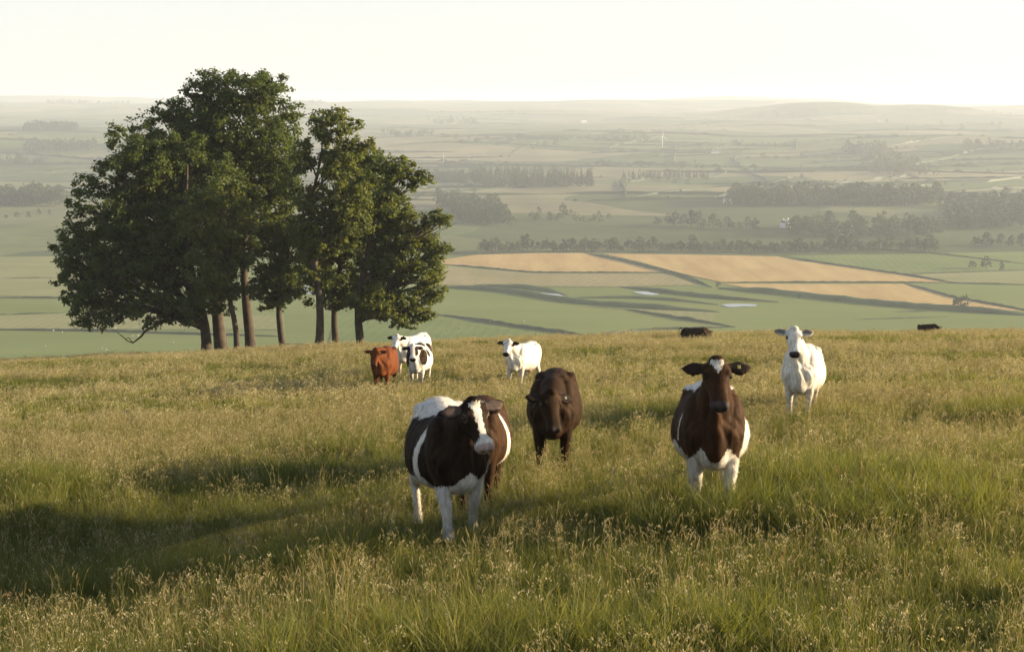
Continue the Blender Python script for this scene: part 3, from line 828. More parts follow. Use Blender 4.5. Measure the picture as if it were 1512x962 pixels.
# ------------------------------------------------------------------ cows
def cow_material(name, dark, white, dark2=None):
    """two-colour coat: the signed 'white' attribute gives the patches, short-hair relief in the bump"""
    m, nt, out = new_mat(name)
    L = nt.links.new
    tc = N(nt, 'ShaderNodeTexCoord')
    a = N(nt, 'ShaderNodeAttribute', attribute_name='white')
    hair = N(nt, 'ShaderNodeTexNoise', i_Scale=55.0, i_Detail=3.0)
    mp = N(nt, 'ShaderNodeMapping'); mp.inputs['Scale'].default_value = (1, 1, 0.22)
    L(tc.outputs['Object'], mp.inputs['Vector']); L(mp.outputs[0], hair.inputs['Vector'])
    big = N(nt, 'ShaderNodeTexNoise', i_Scale=5.0, i_Detail=4.0)
    L(tc.outputs['Object'], big.inputs['Vector'])
    s1 = N(nt, 'ShaderNodeMath', operation='MULTIPLY_ADD'); L(hair.outputs['Fac'], s1.inputs[0]); s1.inputs[1].default_value = 0.08; L(a.outputs['Fac'], s1.inputs[2])
    s2 = N(nt, 'ShaderNodeMapRange', i_1=0.04 - 0.006, i_2=0.04 + 0.006); s2.interpolation_type = 'SMOOTHSTEP'
    L(s1.outputs[0], s2.inputs[0])
    d2 = dark2 or tuple(x * 1.7 for x in dark)
    rd = ramp(nt, [(0.3, dark), (0.7, d2)]); L(big.outputs['Fac'], rd.inputs[0])
    rw = ramp(nt, [(0.3, tuple(x * k_ for x, k_ in zip(white, (0.80, 0.76, 0.68)))), (0.65, white)]); L(big.outputs['Fac'], rw.inputs[0])
    # mud on the lower legs
    sep = N(nt, 'ShaderNodeSeparateXYZ'); L(tc.outputs['Object'], sep.inputs[0])
    mud = N(nt, 'ShaderNodeMapRange', i_1=0.95, i_2=0.10, i_3=0.10, i_4=0.85); L(sep.outputs['Z'], mud.inputs[0])
    mudn = N(nt, 'ShaderNodeMath', operation='MULTIPLY'); L(mud.outputs[0], mudn.inputs[0]); L(big.outputs['Fac'], mudn.inputs[1])
    mw = N(nt, 'ShaderNodeMix', data_type='RGBA'); L(mudn.outputs[0], mw.inputs['Factor']); L(rw.outputs[0], mw.inputs['A']); mw.inputs['B'].default_value = (0.12, 0.09, 0.05, 1)
    mx = N(nt, 'ShaderNodeMix', data_type='RGBA'); L(s2.outputs[0], mx.inputs['Factor']); L(rd.outputs[0], mx.inputs['A']); L(mw.outputs['Result'], mx.inputs['B'])
    sk = N(nt, 'ShaderNodeAttribute', attribute_name='skin')
    skc = N(nt, 'ShaderNodeAttribute', attribute_name='skin_colour')
    mx2 = N(nt, 'ShaderNodeMix', data_type='RGBA'); L(sk.outputs['Fac'], mx2.inputs['Factor']); L(mx.outputs['Result'], mx2.inputs['A']); L(skc.outputs['Color'], mx2.inputs['B'])
    b = N(nt, 'ShaderNodeBsdfPrincipled')
    # tufts of hair lie lighter and darker
    tuft_ = N(nt, 'ShaderNodeTexNoise', i_Scale=21.0, i_Detail=4.0, i_Roughness=0.7); L(mp.outputs[0], tuft_.inputs['Vector'])
    tm = N(nt, 'ShaderNodeMapRange', i_1=0.32, i_2=0.68, i_3=0.66, i_4=1.28); L(tuft_.outputs['Fac'], tm.inputs[0])
    fin = N(nt, 'ShaderNodeVectorMath', operation='SCALE'); L(mx2.outputs['Result'], fin.inputs[0]); L(tm.outputs[0], fin.inputs['Scale'])
    L(fin.outputs[0], b.inputs['Base Color'])
    b.inputs['Roughness'].default_value = 0.68
    b.inputs['Specular IOR Level'].default_value = 0.08
    b.inputs['Specular Tint'].default_value = (1.0, 0.72, 0.48, 1)
    b.inputs['Sheen Weight'].default_value = 0.0
    b.inputs['Sheen Roughness'].default_value = 0.4
    b.inputs['Sheen Tint'].default_value = (1.0, 0.8, 0.6, 1)
    bp = N(nt, 'ShaderNodeBump'); bp.inputs['Strength'].default_value = 0.35; bp.inputs['Distance'].default_value = 0.012
    bs = N(nt, 'ShaderNodeMath', operation='MULTIPLY_ADD'); L(big.outputs['Fac'], bs.inputs[0]); bs.inputs[1].default_value = 0.8; L(hair.outputs['Fac'], bs.inputs[2])
    L(bs.outputs[0], bp.inputs['Height']); L(bp.outputs[0], b.inputs['Normal'])
    L(b.outputs[0], out.inputs['Surface'])
    return m

M_eye = plain('cow_eye', (0.008, 0.005, 0.004), 0.08, spec=0.6)
M_tag = plain('yellow_ear_tag', (0.40, 0.35, 0.07), 0.45)
M_tagw = plain('pale_ear_tag', (0.22, 0.21, 0.16), 0.45)

class Solid:
    def __init__(self): self.v = []; self.f = []
    def rings(self, rings):
        base = len(self.v); seg = len(rings[0])
        for r in rings: self.v.extend([tuple(p) for p in r])
        m = len(rings)
        for i in range(m - 1):
            for k in range(seg):
                a = base + i * seg + k; b = base + i * seg + (k + 1) % seg
                self.f.append((a, b, b + seg, a + seg))
        self.f.append(tuple(base + k for k in reversed(range(seg))))
        self.f.append(tuple(base + (m - 1) * seg + k for k in range(seg)))
    def limb(self, pts, radii, seg=14, sub=4, side=Vector((1, 0, 0))):
        """smooth tapered limb through joints; radii (across, along)"""
        P = [Vector(p) for p in pts]; n = len(P)
        Rr = [r if isinstance(r, tuple) else (r, r) for r in radii]
        def cr(a, b, c, d, t): return 0.5 * ((2 * b) + (c - a) * t + (2 * a - 5 * b + 4 * c - d) * t * t + (3 * b - a - 3 * c + d) * t ** 3)
        pp, rr = [], []
        for i in range(n - 1):
            i0, i1, i2, i3 = max(i - 1, 0), i, i + 1, min(i + 2, n - 1)
            for s in range(sub):
                t = s / sub
                pp.append(cr(P[i0], P[i1], P[i2], P[i3], t))
                rr.append(tuple(max(0.004, Rr[i1][k] * (1 - t) + Rr[i2][k] * t) for k in (0, 1)))
        pp.append(P[-1]); rr.append(Rr[-1])
        rings = []
        m = len(pp)
        def ring(c, a, b, ra, rb): return [c + a * (math.cos(2 * math.pi * k / seg) * ra) + b * (math.sin(2 * math.pi * k / seg) * rb) for k in range(seg)]
        for i in range(m):
            t = (pp[min(i + 1, m - 1)] - pp[max(i - 1, 0)]).normalized()
            a = (side - t * side.dot(t)).normalized(); b = t.cross(a)
            if i == 0:
                for q in (0.95, 0.6): rings.append(ring(pp[0] - t * (rr[0][1] * q), a, b, rr[0][0] * math.sqrt(1 - q * q), rr[0][1] * math.sqrt(1 - q * q)))
            rings.append(ring(pp[i], a, b, *rr[i]))
            if i == m - 1:
                for q in (0.6, 0.95): rings.append(ring(pp[i] + t * (min(rr[i]) * q), a, b, rr[i][0] * math.sqrt(1 - q * q), rr[i][1] * math.sqrt(1 - q * q)))
        self.rings(rings)
    def ball(self, c, r, seg=14):
        c = Vector(c); r = r if isinstance(r, tuple) else (r, r, r)
        rings = []
        for i in range(1, 10):
            th = math.pi * i / 10
            rings.append([c + Vector((r[0] * math.sin(th) * math.cos(2 * math.pi * k / seg), r[1] * math.sin(th) * math.sin(2 * math.pi * k / seg), r[2] * math.cos(th))) for k in range(seg)])
        self.rings(rings)

def n3(p, sc, seed):
    return (vnoise(p[:, 0] * sc + seed, p[:, 2] * sc + 3.7 * seed, seed) + vnoise(p[:, 1] * sc + 1.3 * seed, p[:, 2] * sc - seed, seed + 5)
            + vnoise(p[:, 0] * sc - seed, p[:, 1] * sc + 2.1 * seed, seed + 9)) / 3 - 0.5

def build_cow(name, loc, rz, label, coat, mat, scale=1.0, poll=(0, -1.02, 1.45), yaw=0.0, pitch=38.0, roll=0.0, belly=0.43,
              legs=(0, 0, 0, 0), voxel=0.016, muzzle=(0.05, 0.04, 0.038), lying=False, tags=(), ear=(0.0, 0.0), dark_ear=None, tail=0.0, depth=0.0, muzzle_r=0.065, rump=0.0, hair=0, hind=0.0):
    """faces -Y at rz = 0.  legs: forward(-)/back(+) swing of front left(+x), front right, hind left, hind right"""
    tx, ty = -math.sin(rz), math.cos(rz)                 # towards the tail; loc is the ground under the fore feet
    loc = Vector((loc.x + tx * 0.5 * scale, loc.y + ty * 0.5 * scale, 0))
    fz = float(hill_z(loc.x - tx * .5, loc.y - ty * .5)); bz = float(hill_z(loc.x + tx * .72, loc.y + ty * .72))
    slope = (bz - fz) / 1.22
    loc.z = fz + slope * 0.5 - 0.015
    root = empty(name, loc, rz, scale)
    root.rotation_euler = (math.atan(slope), 0, rz)
    tag(root, label, 'cow', 'cows on the hill pasture')
    S = Solid()
    dz = -0.52 if lying else 0.0
    b = belly / 0.43
    # y, top, bottom, half-width, widest height (0..1), top pinch
    T = [(-0.79, 1.10, 0.80, 0.10, .5, .0), (-0.74, 1.18, 0.68, 0.175, .45, .1), (-0.64, 1.28, 0.60, 0.25, .45, .30), (-0.50, 1.37, 0.565, 0.295, .45, .45),
         (-0.35, 1.395, 0.56, 0.325, .44, .50), (-0.15, 1.375, 0.545 - depth, 0.37 * b, .40, .52), (0.08, 1.36, 0.53 - depth, 0.42 * b, .38, .50), (0.28, 1.365, 0.535 - depth, 0.43 * b, .38, .52),
         (0.45, 1.395, 0.58 - depth * .6, 0.40 * b, .42, .50), (0.60, 1.405, 0.68, 0.335, .52, .36), (0.74, 1.395, 0.78, 0.29, .54, .34), (0.86, 1.35, 0.88, 0.225, .55, .25), (0.925, 1.28, 0.98, 0.13, .5, .2)]
    seg = 28
    rings = []
    for (y, zt, zb, hw, wf, pin) in T:
        if lying: zt -= 0.16 * (y - 0.02) ** 2 / 0.8 + (0.10 if y > .6 else 0)
        zt += rump * float(smooth(0.0, 0.5, y)) * float(smooth(0.95, 0.75, y))
        zc = zb + (zt - zb) * wf
        ring = []
        for k in range(seg):
            th = 2 * math.pi * k / seg
            c, s = math.cos(th), math.sin(th)
            x = hw * 0.965 * math.copysign(abs(c) ** 0.66, c)
            if s > 0:
                z = zc + (zt - zc) * abs(s) ** 0.95; x *= 1 - pin * (s ** 2.2)
            else: z = zc - (zc - zb) * abs(s) ** 0.92
            ring.append(Vector((x, y, z + dz)))
        rings.append(ring)
    S.rings(rings)
    S.ball((0.20, 0.56, 1.27 + rump + dz), (0.10, 0.13, 0.085)); S.ball((-0.20, 0.56, 1.27 + rump + dz), (0.10, 0.13, 0.085))   # hook bones
    S.ball((0, 0.86, 1.335 + dz), (0.09, 0.10, 0.05))
    for sx in (1, -1):
        S.limb([(0.13 * sx, -0.36, 1.345 + dz), (0.20 * sx, -0.43, 1.20 + dz), (0.245 * sx, -0.53, 1.02 + dz), (0.235 * sx, -0.60, 0.90 + dz)], [0.05, 0.065, 0.07, 0.075], seg=10)   # spine of the shoulder blade
        S.ball((0.19 * sx, -0.42, 0.98 + dz), (0.145, 0.26, 0.36))                            # shoulder blade
        S.ball((0.135 * sx, -0.58, 0.90 + dz), (0.15, 0.19, 0.24))                              # point of shoulder
        S.ball((0.185 * sx, 0.64, 1.02 + dz), (0.15, 0.24, 0.33))                             # haunch
    if not lying:
        for i, sx in enumerate((1, -1)):
            a = legs[i]
            S.limb([(0.20 * sx, -0.52, 0.92), (0.195 * sx, -0.47 + a * .15, 0.72), (0.175 * sx, -0.49 + a * .55, 0.46), (0.172 * sx, -0.485 + a * .62, 0.43), (0.168 * sx, -0.47 + a * .85, 0.27), (0.166 * sx, -0.47 + a * 1.0, 0.14), (0.166 * sx, -0.50 + a * 1.03, 0.075), (0.168 * sx, -0.52 + a * 1.05, 0.02)],
                   [(0.105, 0.14), (0.082, 0.105), (0.072, 0.074), (0.068, 0.070), (0.048, 0.050), (0.058, 0.060), (0.053, 0.056), (0.066, 0.074)])
        for i, sx in enumerate((1, -1)):
            a = legs[i + 2]; h_ = hind
            S.limb([(0.20 * sx, 0.64, 1.0), ((0.205 + h_ * .5) * sx, 0.60 + a * .2, 0.80), ((0.195 + h_ * .8) * sx, 0.69 + a * .45, 0.62), ((0.185 + h_) * sx, 0.80 + a * .6, 0.49), ((0.182 + h_) * sx, 0.795 + a * .68, 0.42), ((0.18 + h_) * sx, 0.76 + a * .85, 0.27), ((0.18 + h_) * sx, 0.74 + a * 1.0, 0.14), ((0.18 + h_) * sx, 0.71 + a * 1.03, 0.075), ((0.182 + h_) * sx, 0.69 + a * 1.05, 0.02)],
                   [(0.13, 0.21), (0.115, 0.165), (0.078, 0.095), (0.058, 0.078), (0.05, 0.062), (0.042, 0.048), (0.053, 0.056), (0.05, 0.054), (0.064, 0.072)])
    else:
        for sx in (1, -1):
            S.limb([(0.22 * sx, -0.5, 0.30), (0.30 * sx, -0.62, 0.14), (0.27 * sx, -0.95, 0.09), (0.24 * sx, -0.72, 0.05), (0.24 * sx, -0.52, 0.05)], [0.11, 0.09, 0.06, 0.05, 0.05])
            S.limb([(0.26 * sx, 0.62, 0.42), (0.44 * sx, 0.40, 0.24), (0.46 * sx, 0.25, 0.16), (0.46 * sx, 0.55, 0.08), (0.44 * sx, 0.25, 0.06)], [0.18, 0.16, 0.10, 0.06, 0.05])
    if not lying: S.ball((0, 0.47, 0.575), (0.15, 0.17, 0.13))      # udder
    # head frame
    P = Vector(poll); P.z += dz
    Rm = Matrix.Rotation(R(yaw), 3, 'Z') @ Matrix.Rotation(R(pitch), 3, 'X')
    if roll: Rm = Rm @ Matrix.Rotation(R(roll), 3, 'Y')
    # local head axes: r = +x, f = face direction (muzzle), u = face normal
    f0, u0 = Vector((0, -1, 0)), Vector((0, 0, 1))
    hr, hf, hu = Rm @ Vector((1, 0, 0)), Rm @ f0, Rm @ u0
    HS = 1.09
    def hp(r, s, u): return P + hr * (r * HS) + hf * (s * HS * 0.93) + hu * (u * HS)
    # neck from withers to poll
    nb = Vector((0, -0.46, 1.10 + dz)); nm = nb.lerp(P, 0.55) + Vector((0, 0, -0.05)); ne = hp(0, 0.06, -0.11)
    S.limb([nb, nb.lerp(nm, .5) + Vector((0, -0.02, 0.01)), nm, nm.lerp(ne, .55), ne], [(0.22, 0.31), (0.185, 0.265), (0.155, 0.20), (0.128, 0.16), (0.11, 0.13)], seg=18)
    # dewlap and brisket
    j = hp(0, 0.14, -0.20)
    S.limb([j, j.lerp(Vector((0, -0.74, 0.86 + dz)), .5), (0, -0.755, 0.84 + dz), (0, -0.68, 0.66 + dz), (0, -0.48, 0.58 + dz)], [(0.06, 0.06), (0.06, 0.09), (0.10, 0.10), (0.13, 0.10), (0.12, 0.07)])
    # head: s, half-width, top u, bottom u, squareness
    Hd = [(-0.045, .045, -.03, -.12), (-0.02, .085, -.004, -.17), (0.03, .112, .012, -.215), (0.085, .122, .018, -.24), (0.14, .127, .014, -.25), (0.19, .116, .004, -.25), (0.25, .100, -.006, -.235),
          (0.31, .089, -.014, -.205), (0.37, .084, -.020, -.185), (0.43, .090, -.024, -.178), (0.475, .098, -.030, -.18), (0.51, .092, -.044, -.172), (0.535, .066, -.066, -.15)]
    rings = []
    for (s, hw, ut, ub) in Hd:
        uc = ut + (ub - ut) * 0.42
        ring = []
        for k in range(20):
            th = 2 * math.pi * k / 20
            c, sn = math.cos(th), math.sin(th)
            x = hw * math.copysign(abs(c) ** 0.75, c)
            if sn < 0: x *= 1 - 0.32 * abs(sn) ** 2 * (1 if s < .42 else .6)
            uu = uc + ((ut - uc) if sn > 0 else (uc - ub)) * math.copysign(abs(sn) ** 0.8, sn)
            ring.append(hp(x, s, uu))
        rings.append(ring)
    S.rings(rings)
    S.ball(hp(0, 0.0, 0.0), (0.085, 0.06, 0.055))                      # poll tuft
    for sx in (1, -1):
        S.ball(hp(0.098 * sx, 0.135, -0.035), 0.043)                  # brow over the eye
        S.ball(hp(0.062 * sx, 0.27, -0.10), (0.035, 0.05, 0.06))      # cheek ridge
        S.ball(hp(0.045 * sx, 0.505, -0.062), 0.034)                  # nostril rims
    S.ball(hp(0, 0.485, -0.165), (0.05, 0.04, 0.035))                 # chin
    # ears: leaf shaped, held out to the side
    earinfo = []
    for i, sx in enumerate((1, -1)):
        up = ear[i]
        e0 = hp(0.095 * sx, 0.035, -0.055)
        ed = (hr * sx * 0.96 + hu * (-0.10) + Vector((0, 0, up)) + hf * 0.06).normalized()
        ew = hf + Vector((0, 0, -0.5)); ew = (ew - ed * ew.dot(ed)).normalized()                # width runs down the face
        prof = [(0, .032, .030), (.05, .050, .028), (.10, .076, .024), (.15, .080, .022), (.20, .056, .021), (.24, .022, .019)]
        S.limb([e0 + ed * l + ew * (0.02 * math.sin(l * 12)) for l, _, _ in prof], [(w_, t_) for _, w_, t_ in prof], seg=14, side=ew)
        earinfo.append((e0, ed, ew))
    # tail
    S.limb([(0, 0.90, 1.34 + dz), (tail * .3, 0.985, 1.22 + dz), (tail * .7, 1.0, 0.95 + dz), (tail, 0.99, 0.72 + dz), (tail, 0.98, 0.60 + max(dz, -.4)), (tail, 0.97, 0.48 + max(dz, -.4))],
           [0.034, 0.026, 0.022, 0.022, 0.040, 0.020], seg=8, sub=3)
    me = bpy.data.meshes.new('raw'); me.from_pydata(S.v, [], S.f); me.update()
    tmp = bpy.data.objects.new('raw', me); COL.objects.link(tmp)
    rm = tmp.modifiers.new('r', 'REMESH'); rm.mode = 'VOXEL'; rm.voxel_size = voxel; rm.use_smooth_shade = True
    sm = tmp.modifiers.new('s', 'SMOOTH'); sm.factor = 0.5; sm.iterations = int(round(0.11 / voxel))
    dg = bpy.context.evaluated_depsgraph_get()
    body = bpy.data.meshes.new_from_object(tmp.evaluated_get(dg))
    bpy.data.objects.remove(tmp); bpy.data.meshes.remove(me)
    body.name = 'cow_body'
    n = len(body.vertices)
    co = np.empty(n * 3, dtype=np.float32); body.vertices.foreach_get('co', co); co = co.reshape(-1, 3).astype(float)
    # loose skin, ribs and neck folds so that the hide is not smooth as plastic
    nr = np.empty(n * 3, dtype=np.float32); body.vertices.foreach_get('normal', nr); nr = nr.reshape(-1, 3)
    pz0 = co[:, 2] - dz
    ds = 0.017 * n3(co, 5.0, 31) + 0.009 * n3(co, 13.0, 37)
    ds = ds + 0.0035 * np.sin(co[:, 1] * 52 + 3 * n3(co, 3.0, 5)) * smooth(-.25, -.1, co[:, 1]) * smooth(.5, .3, co[:, 1]) * smooth(.7 + dz, .85 + dz, co[:, 2])
    ds = ds + 0.004 * smooth(1.25, 1.0, pz0) * np.sin((co[:, 1] + 0.6 * co[:, 2]) * 60 + 5 * n3(co, 4.0, 6)) * smooth(-.5, -.62, co[:, 1]) * smooth(-1.0, -.9, co[:, 1])
    co = co + nr * ds[:, None]
    body.vertices.foreach_set('co', np.ascontiguousarray(co, dtype=np.float32).ravel())
    q = co - np.array(P)
    hl = np.stack([q @ np.array(hr), q @ np.array(hf), q @ np.array(hu)], 1) / HS / np.array([1, .93, 1])       # head coordinates r, s, u
    ishead = (hl[:, 1] > -0.06) & (np.abs(hl[:, 0]) < 0.17) & (hl[:, 2] > -0.30) & (hl[:, 2] < 0.1) & (hl[:, 1] < 0.62)
    earm = np.zeros(n); innr = np.zeros(n)
    for e0, ed, ew in earinfo:
        d = co - np.array(e0); l = d @ np.array(ed)
        perp = np.linalg.norm(d - l[:, None] * np.array(ed)[None], axis=1)
        k = smooth(0.03, 0.07, l) * (perp < 0.12)
        earm = np.maximum(earm, k)
        en = np.cross(np.array(ed), np.array(ew)); en *= np.sign(en @ np.array(hf + hu * .6) + 1e-6)
        innr = np.maximum(innr, k * ((d @ en) > 0.006) * smooth(0.075, 0.045, perp))
    pb = co.copy(); pb[:, 2] -= dz
    white = coat(pb, hl, ishead & (earm < .3), earm)
    skin = np.zeros(n); sc = np.tile(np.array(muzzle), (n, 1))
    mz = smooth(0.455, 0.485, hl[:, 1] + 0.25 * np.minimum(0, hl[:, 2] + 0.10)) * ishead * smooth(0.10 + muzzle_r, muzzle_r + .085, np.abs(hl[:, 0]) + 0.0)
    skin = np.maximum(skin, mz)
    nost = smooth(0.020, 0.012, np.linalg.norm((hl - np.array([0, 0, 0])) * np.array([1, .8, 1]) - np.array([0, .8 * .528, -.085]) - np.stack([np.sign(hl[:, 0]) * .038, np.zeros(n), np.zeros(n)], 1), axis=1)) * ishead
    mouth = smooth(0.010, 0.004, np.abs(hl[:, 2] + 0.142 + (hl[:, 1] - .5) * .15)) * (hl[:, 1] > 0.40) * ishead
    hoof = (pb[:, 2] < 0.075) * (0 if lying else 1.0)
    ring = smooth(0.052, 0.034, np.minimum(np.linalg.norm(hl - np.array([.118, .150, -.055]), axis=1), np.linalg.norm(hl - np.array([-.118, .150, -.055]), axis=1)))
    for msk, c in ((innr * 0.8, (0.022, 0.016, 0.013) if dark_ear is None else dark_ear), (ring * 0.85, (0.02, 0.015, 0.012)), (nost, (0.012, 0.008, 0.007)), (mouth * .8, (0.02, 0.014, 0.012)), (hoof, (0.035, 0.03, 0.025))):
        sc = sc * (1 - msk[:, None]) + np.array(c)[None] * msk[:, None]
        skin = np.maximum(skin, msk)
    if not lying:
        ud = smooth(0.03, -0.01, np.linalg.norm((co - np.array([0, .47, .575])) / np.array([.15, .17, .13]), axis=1) * .14 - .14) * (co[:, 2] < .56)
        sc = np.where((ud > skin)[:, None], np.array([[.42, .24, .17]]), sc); skin = np.maximum(skin, ud)
    for nm, arr in (('white', white), ('skin', skin)):
        at_ = body.attributes.new(nm, 'FLOAT', 'POINT'); at_.data.foreach_set('value', np.ascontiguousarray(arr, dtype=np.float32))
    at_ = body.attributes.new('skin_colour', 'FLOAT_COLOR', 'POINT')
    at_.data.foreach_set('color', np.concatenate([sc, np.ones((n, 1))], 1).astype(np.float32).ravel())
    bo = link('body', body, mat, root, True)
    if hair:                                             # short coat hair lying back over the hide
        npol = len(body.polygons)
        pc = np.empty(npol * 3, dtype=np.float32); body.polygons.foreach_get('center', pc); pc = pc.reshape(-1, 3)
        pn = np.empty(npol * 3, dtype=np.float32); body.polygons.foreach_get('normal', pn); pn = pn.reshape(-1, 3)
        ls = np.empty(npol, dtype=np.int32); body.polygons.foreach_get('loop_start', ls)
        lv = np.empty(len(body.loops), dtype=np.int32); body.loops.foreach_get('vertex_index', lv)
        hrng = np.random.default_rng(91)
        k = hrng.integers(0, npol, hair); k = k[(pc[k, 2] > 0.09)]; vi = lv[ls[k]]
        k = k[skin[vi] < 0.35]; vi = lv[ls[k]]
        p = pc[k] + hrng.normal(0, voxel * .5, (len(k), 3)); nn = pn[k]
        flow = np.array([0, 0.55, -0.85]) + hrng.normal(0, 0.28, (len(k), 3)); flow = flow - nn * np.sum(flow * nn, 1, keepdims=True)
        flow /= np.linalg.norm(flow, axis=1, keepdims=True) + 1e-6
        ln = hrng.uniform(0.010, 0.022, (len(k), 1)) * np.where(ishead[vi], 0.6, 1.0)[:, None] * np.where((pc[k, 2] > .5) & (pc[k, 2] < .72), 1.5, 1.0)[:, None]; lift = hrng.uniform(.12, .36, (len(k), 1))
        sd = np.cross(flow, nn); wd_ = hrng.uniform(.0012, .0024, (len(k), 1))
        tip = p + flow * ln + nn * ln * lift
        hv = np.stack([p - sd * wd_ - nn * .002, p + sd * wd_ - nn * .002, tip], 1).reshape(-1, 3)
        hm = mesh_np('coat_hair', hv, np.arange(len(hv)).reshape(-1, 3))
        hm.polygons.foreach_set('use_smooth', np.ones(len(hm.polygons), dtype=bool))
        hn = nn + hrng.normal(0, .10, nn.shape); hn /= np.linalg.norm(hn, axis=1, keepdims=True)
        hm.normals_split_custom_set_from_vertices(np.repeat(hn, 3, axis=0))
        for nm, arr in (('white', white), ('skin', skin)):
            a_ = hm.attributes.new(nm, 'FLOAT', 'POINT'); a_.data.foreach_set('value', np.ascontiguousarray(np.repeat(arr[vi], 3), dtype=np.float32))
        a_ = hm.attributes.new('skin_colour', 'FLOAT_COLOR', 'POINT')
        a_.data.foreach_set('color', np.repeat(np.concatenate([sc, np.ones((n, 1))], 1)[vi], 3, axis=0).astype(np.float32).ravel())
        ho = link('coat_hair', hm, mat, root); ho['kind'] = 'stuff'
    # eyes
    for sx in (1, -1):
        bm = bmesh.new(); bmesh.ops.create_uvsphere(bm, u_segments=12, v_segments=8, radius=0.026)
        e = bpy.data.meshes.new('eye'); bm.to_mesh(e); bm.free()
        eo = link('eye', e, M_eye, root, True); eo.location = hp(0.121 * sx, 0.152, -0.060)
    # ear tags
    for (i, m_, size) in tags:
        e0, ed, ew = earinfo[i]
        en = ed.cross(ew)
        if en.dot(hf + hu * .6) < 0: en = -en
        bm = bmesh.new(); bmesh.ops.create_cube(bm, size=1.0)
        bmesh.ops.scale(bm, vec=(size, 0.004, size * 1.15), verts=bm.verts)
        bmesh.ops.bevel(bm, geom=list(bm.edges), offset=0.0015, segments=1, affect='EDGES')
        t = bpy.data.meshes.new('ear_tag'); bm.to_mesh(t); bm.free()
        to = link('ear_tag', t, m_, root)
        Mx = Matrix((ed, -en, ew)).transposed().to_4x4()
        Mx.translation = e0 + ed * 0.125 + ew * 0.012 + en * 0.024
        to.matrix_local = Mx
    return root

# coats: signed fields, > 0 white
def ell(p, c, r):
    d = (p - np.array(c)) / np.array(r)
    return (1 - np.linalg.norm(d, axis=1)) * min(r)

def coat_belted(p, h, hd, ear):                      # black with belt, white rump and legs, broad blaze
    w = n3(p, 7, 3) * 0.07 + n3(p, 22, 4) * 0.02
    x, y, z = p.T
    belt = 0.052 - np.abs(y + 0.17 + 0.12 * (z - 1.0) + 0.05 * np.sin(z * 6)) + w
    belt = np.minimum(belt, 1.40 - z)
    back = np.minimum(z - 1.305 + 0.12 * y + w, y + 0.12)
    rump = np.minimum(z - 1.0 + w, y - 0.62)
    lf = np.where((y < -0.2), np.where(x > 0, 0.66, 0.60) - z + 0.04 * np.sin(y * 9), np.where(x < 0.0, 0.66, 0.10) - z) + w
    bris = np.minimum(0.79 - z - 0.9 * np.abs(x - 0.05) + w, -0.55 - y)
    lower = np.minimum(0.62 - z + w, 0.2 - np.abs(y))
    s = np.maximum.reduce([belt, back, rump, lf, bris, lower])
    r, f = np.abs(h[:, 0] + 0.004), h[:, 1]
    wd = np.where(f < 0.24, 0.056 - (f - 0.05) * 0.14, 0.0295) + smooth(0.36, 0.47, f) * 0.06
    bl = np.minimum(wd - r + n3(h, 25, 8) * 0.02, f - 0.028)
    bl = np.minimum(bl, h[:, 2] + 0.11 + smooth(.36, .46, f) * .2)
    s = np.where(hd, bl, s); s = np.where(ear > .3, -0.1, s)
    neck = (y < -0.62) & (z > 0.80) & ~hd
    return np.where(neck, -0.1, s)

def coat_star(p, h, hd, ear):                        # dark brown with white back, belly patch, legs and forehead star
    w = n3(p, 6, 13) * 0.10 + n3(p, 22, 14) * 0.03
    x, y, z = p.T
    back = np.minimum(z - 1.315 + w * .6, y + 0.33)
    stripe = np.minimum(0.022 - np.abs(y + 0.22 + 0.25 * (z - 1.1)) + w * .2, -x) ; stripe = np.minimum(stripe, z - .8)
    patch = ell(p, (0.42, -0.06, 0.66), (0.30, 0.26, 0.36)) + w
    patch2 = ell(p, (-0.38, 0.05, 0.62), (0.2, 0.2, 0.16)) + w
    side = ell(p, (0.36, -0.05, 1.12), (0.12, 0.05, 0.05)) + w * .3
    bel = 0.60 - z + w
    fl = np.where(y < -0.2, 0.70 - z - 0.06 * np.cos(x * 22) + w, 0.72 - z + w)
    fl = np.where(y > .5, 0.66 - z + w, fl)
    s = np.maximum.reduce([back, stripe, patch, patch2, side, bel, fl])
    r, f, u = np.abs(h[:, 0]), h[:, 1], h[:, 2]
    star = np.minimum(0.062 - np.maximum(0, f - 0.045) * 0.52 - r + n3(h, 25, 18) * 0.015, f - 0.025)
    star = np.minimum(star, u + 0.06)
    chin = np.minimum(-0.150 - u, f - 0.36)
    s = np.where(hd, np.maximum(star, chin), s); s = np.where(ear > .3, -0.1, s)
    neck = (y < -0.62) & (z > 0.86) & ~hd
    return np.where(neck, -0.1, s)

def coat_dark(p, h, hd, ear): return np.full(len(p), -0.2)
def coat_white(p, h, hd, ear): return np.full(len(p), 0.2) - (ear > .35) * 0.0
def coat_white_darkear(p, h, hd, ear): return np.where(ear > .3, -0.2, 0.2)

def coat_patched(p, h, hd, ear):                     # white with black patches
    w = n3(p, 5, 23) * 0.05 + n3(p, 22, 24) * 0.01
    blobs = [((.28, -.62, 1.05), (.2, .22, .24)), ((-.3, -.55, .98), (.22, .24, .28)), ((.36, -.05, 1.2), (.2, .16, .2)), ((-.36, .1, 1.15), (.2, .26, .2)), ((.3, .5, 1.2), (.2, .16, .25)), ((-.3, .6, 1.1), (.16, .18, .2)), ((0, .2, 1.38), (.3, .14, .1))]
    s = -np.maximum.reduce([ell(p, c, r) for c, r in blobs]) + w
    r, f = np.abs(h[:, 0]), h[:, 1]
    fc = np.minimum(0.062 + smooth(.34, .46, f) * .05 + smooth(.12, .0, f) * .05 - r, 1.0)
    s = np.where(hd, fc, s); s = np.where(ear > .3, -0.2, s)
    return s

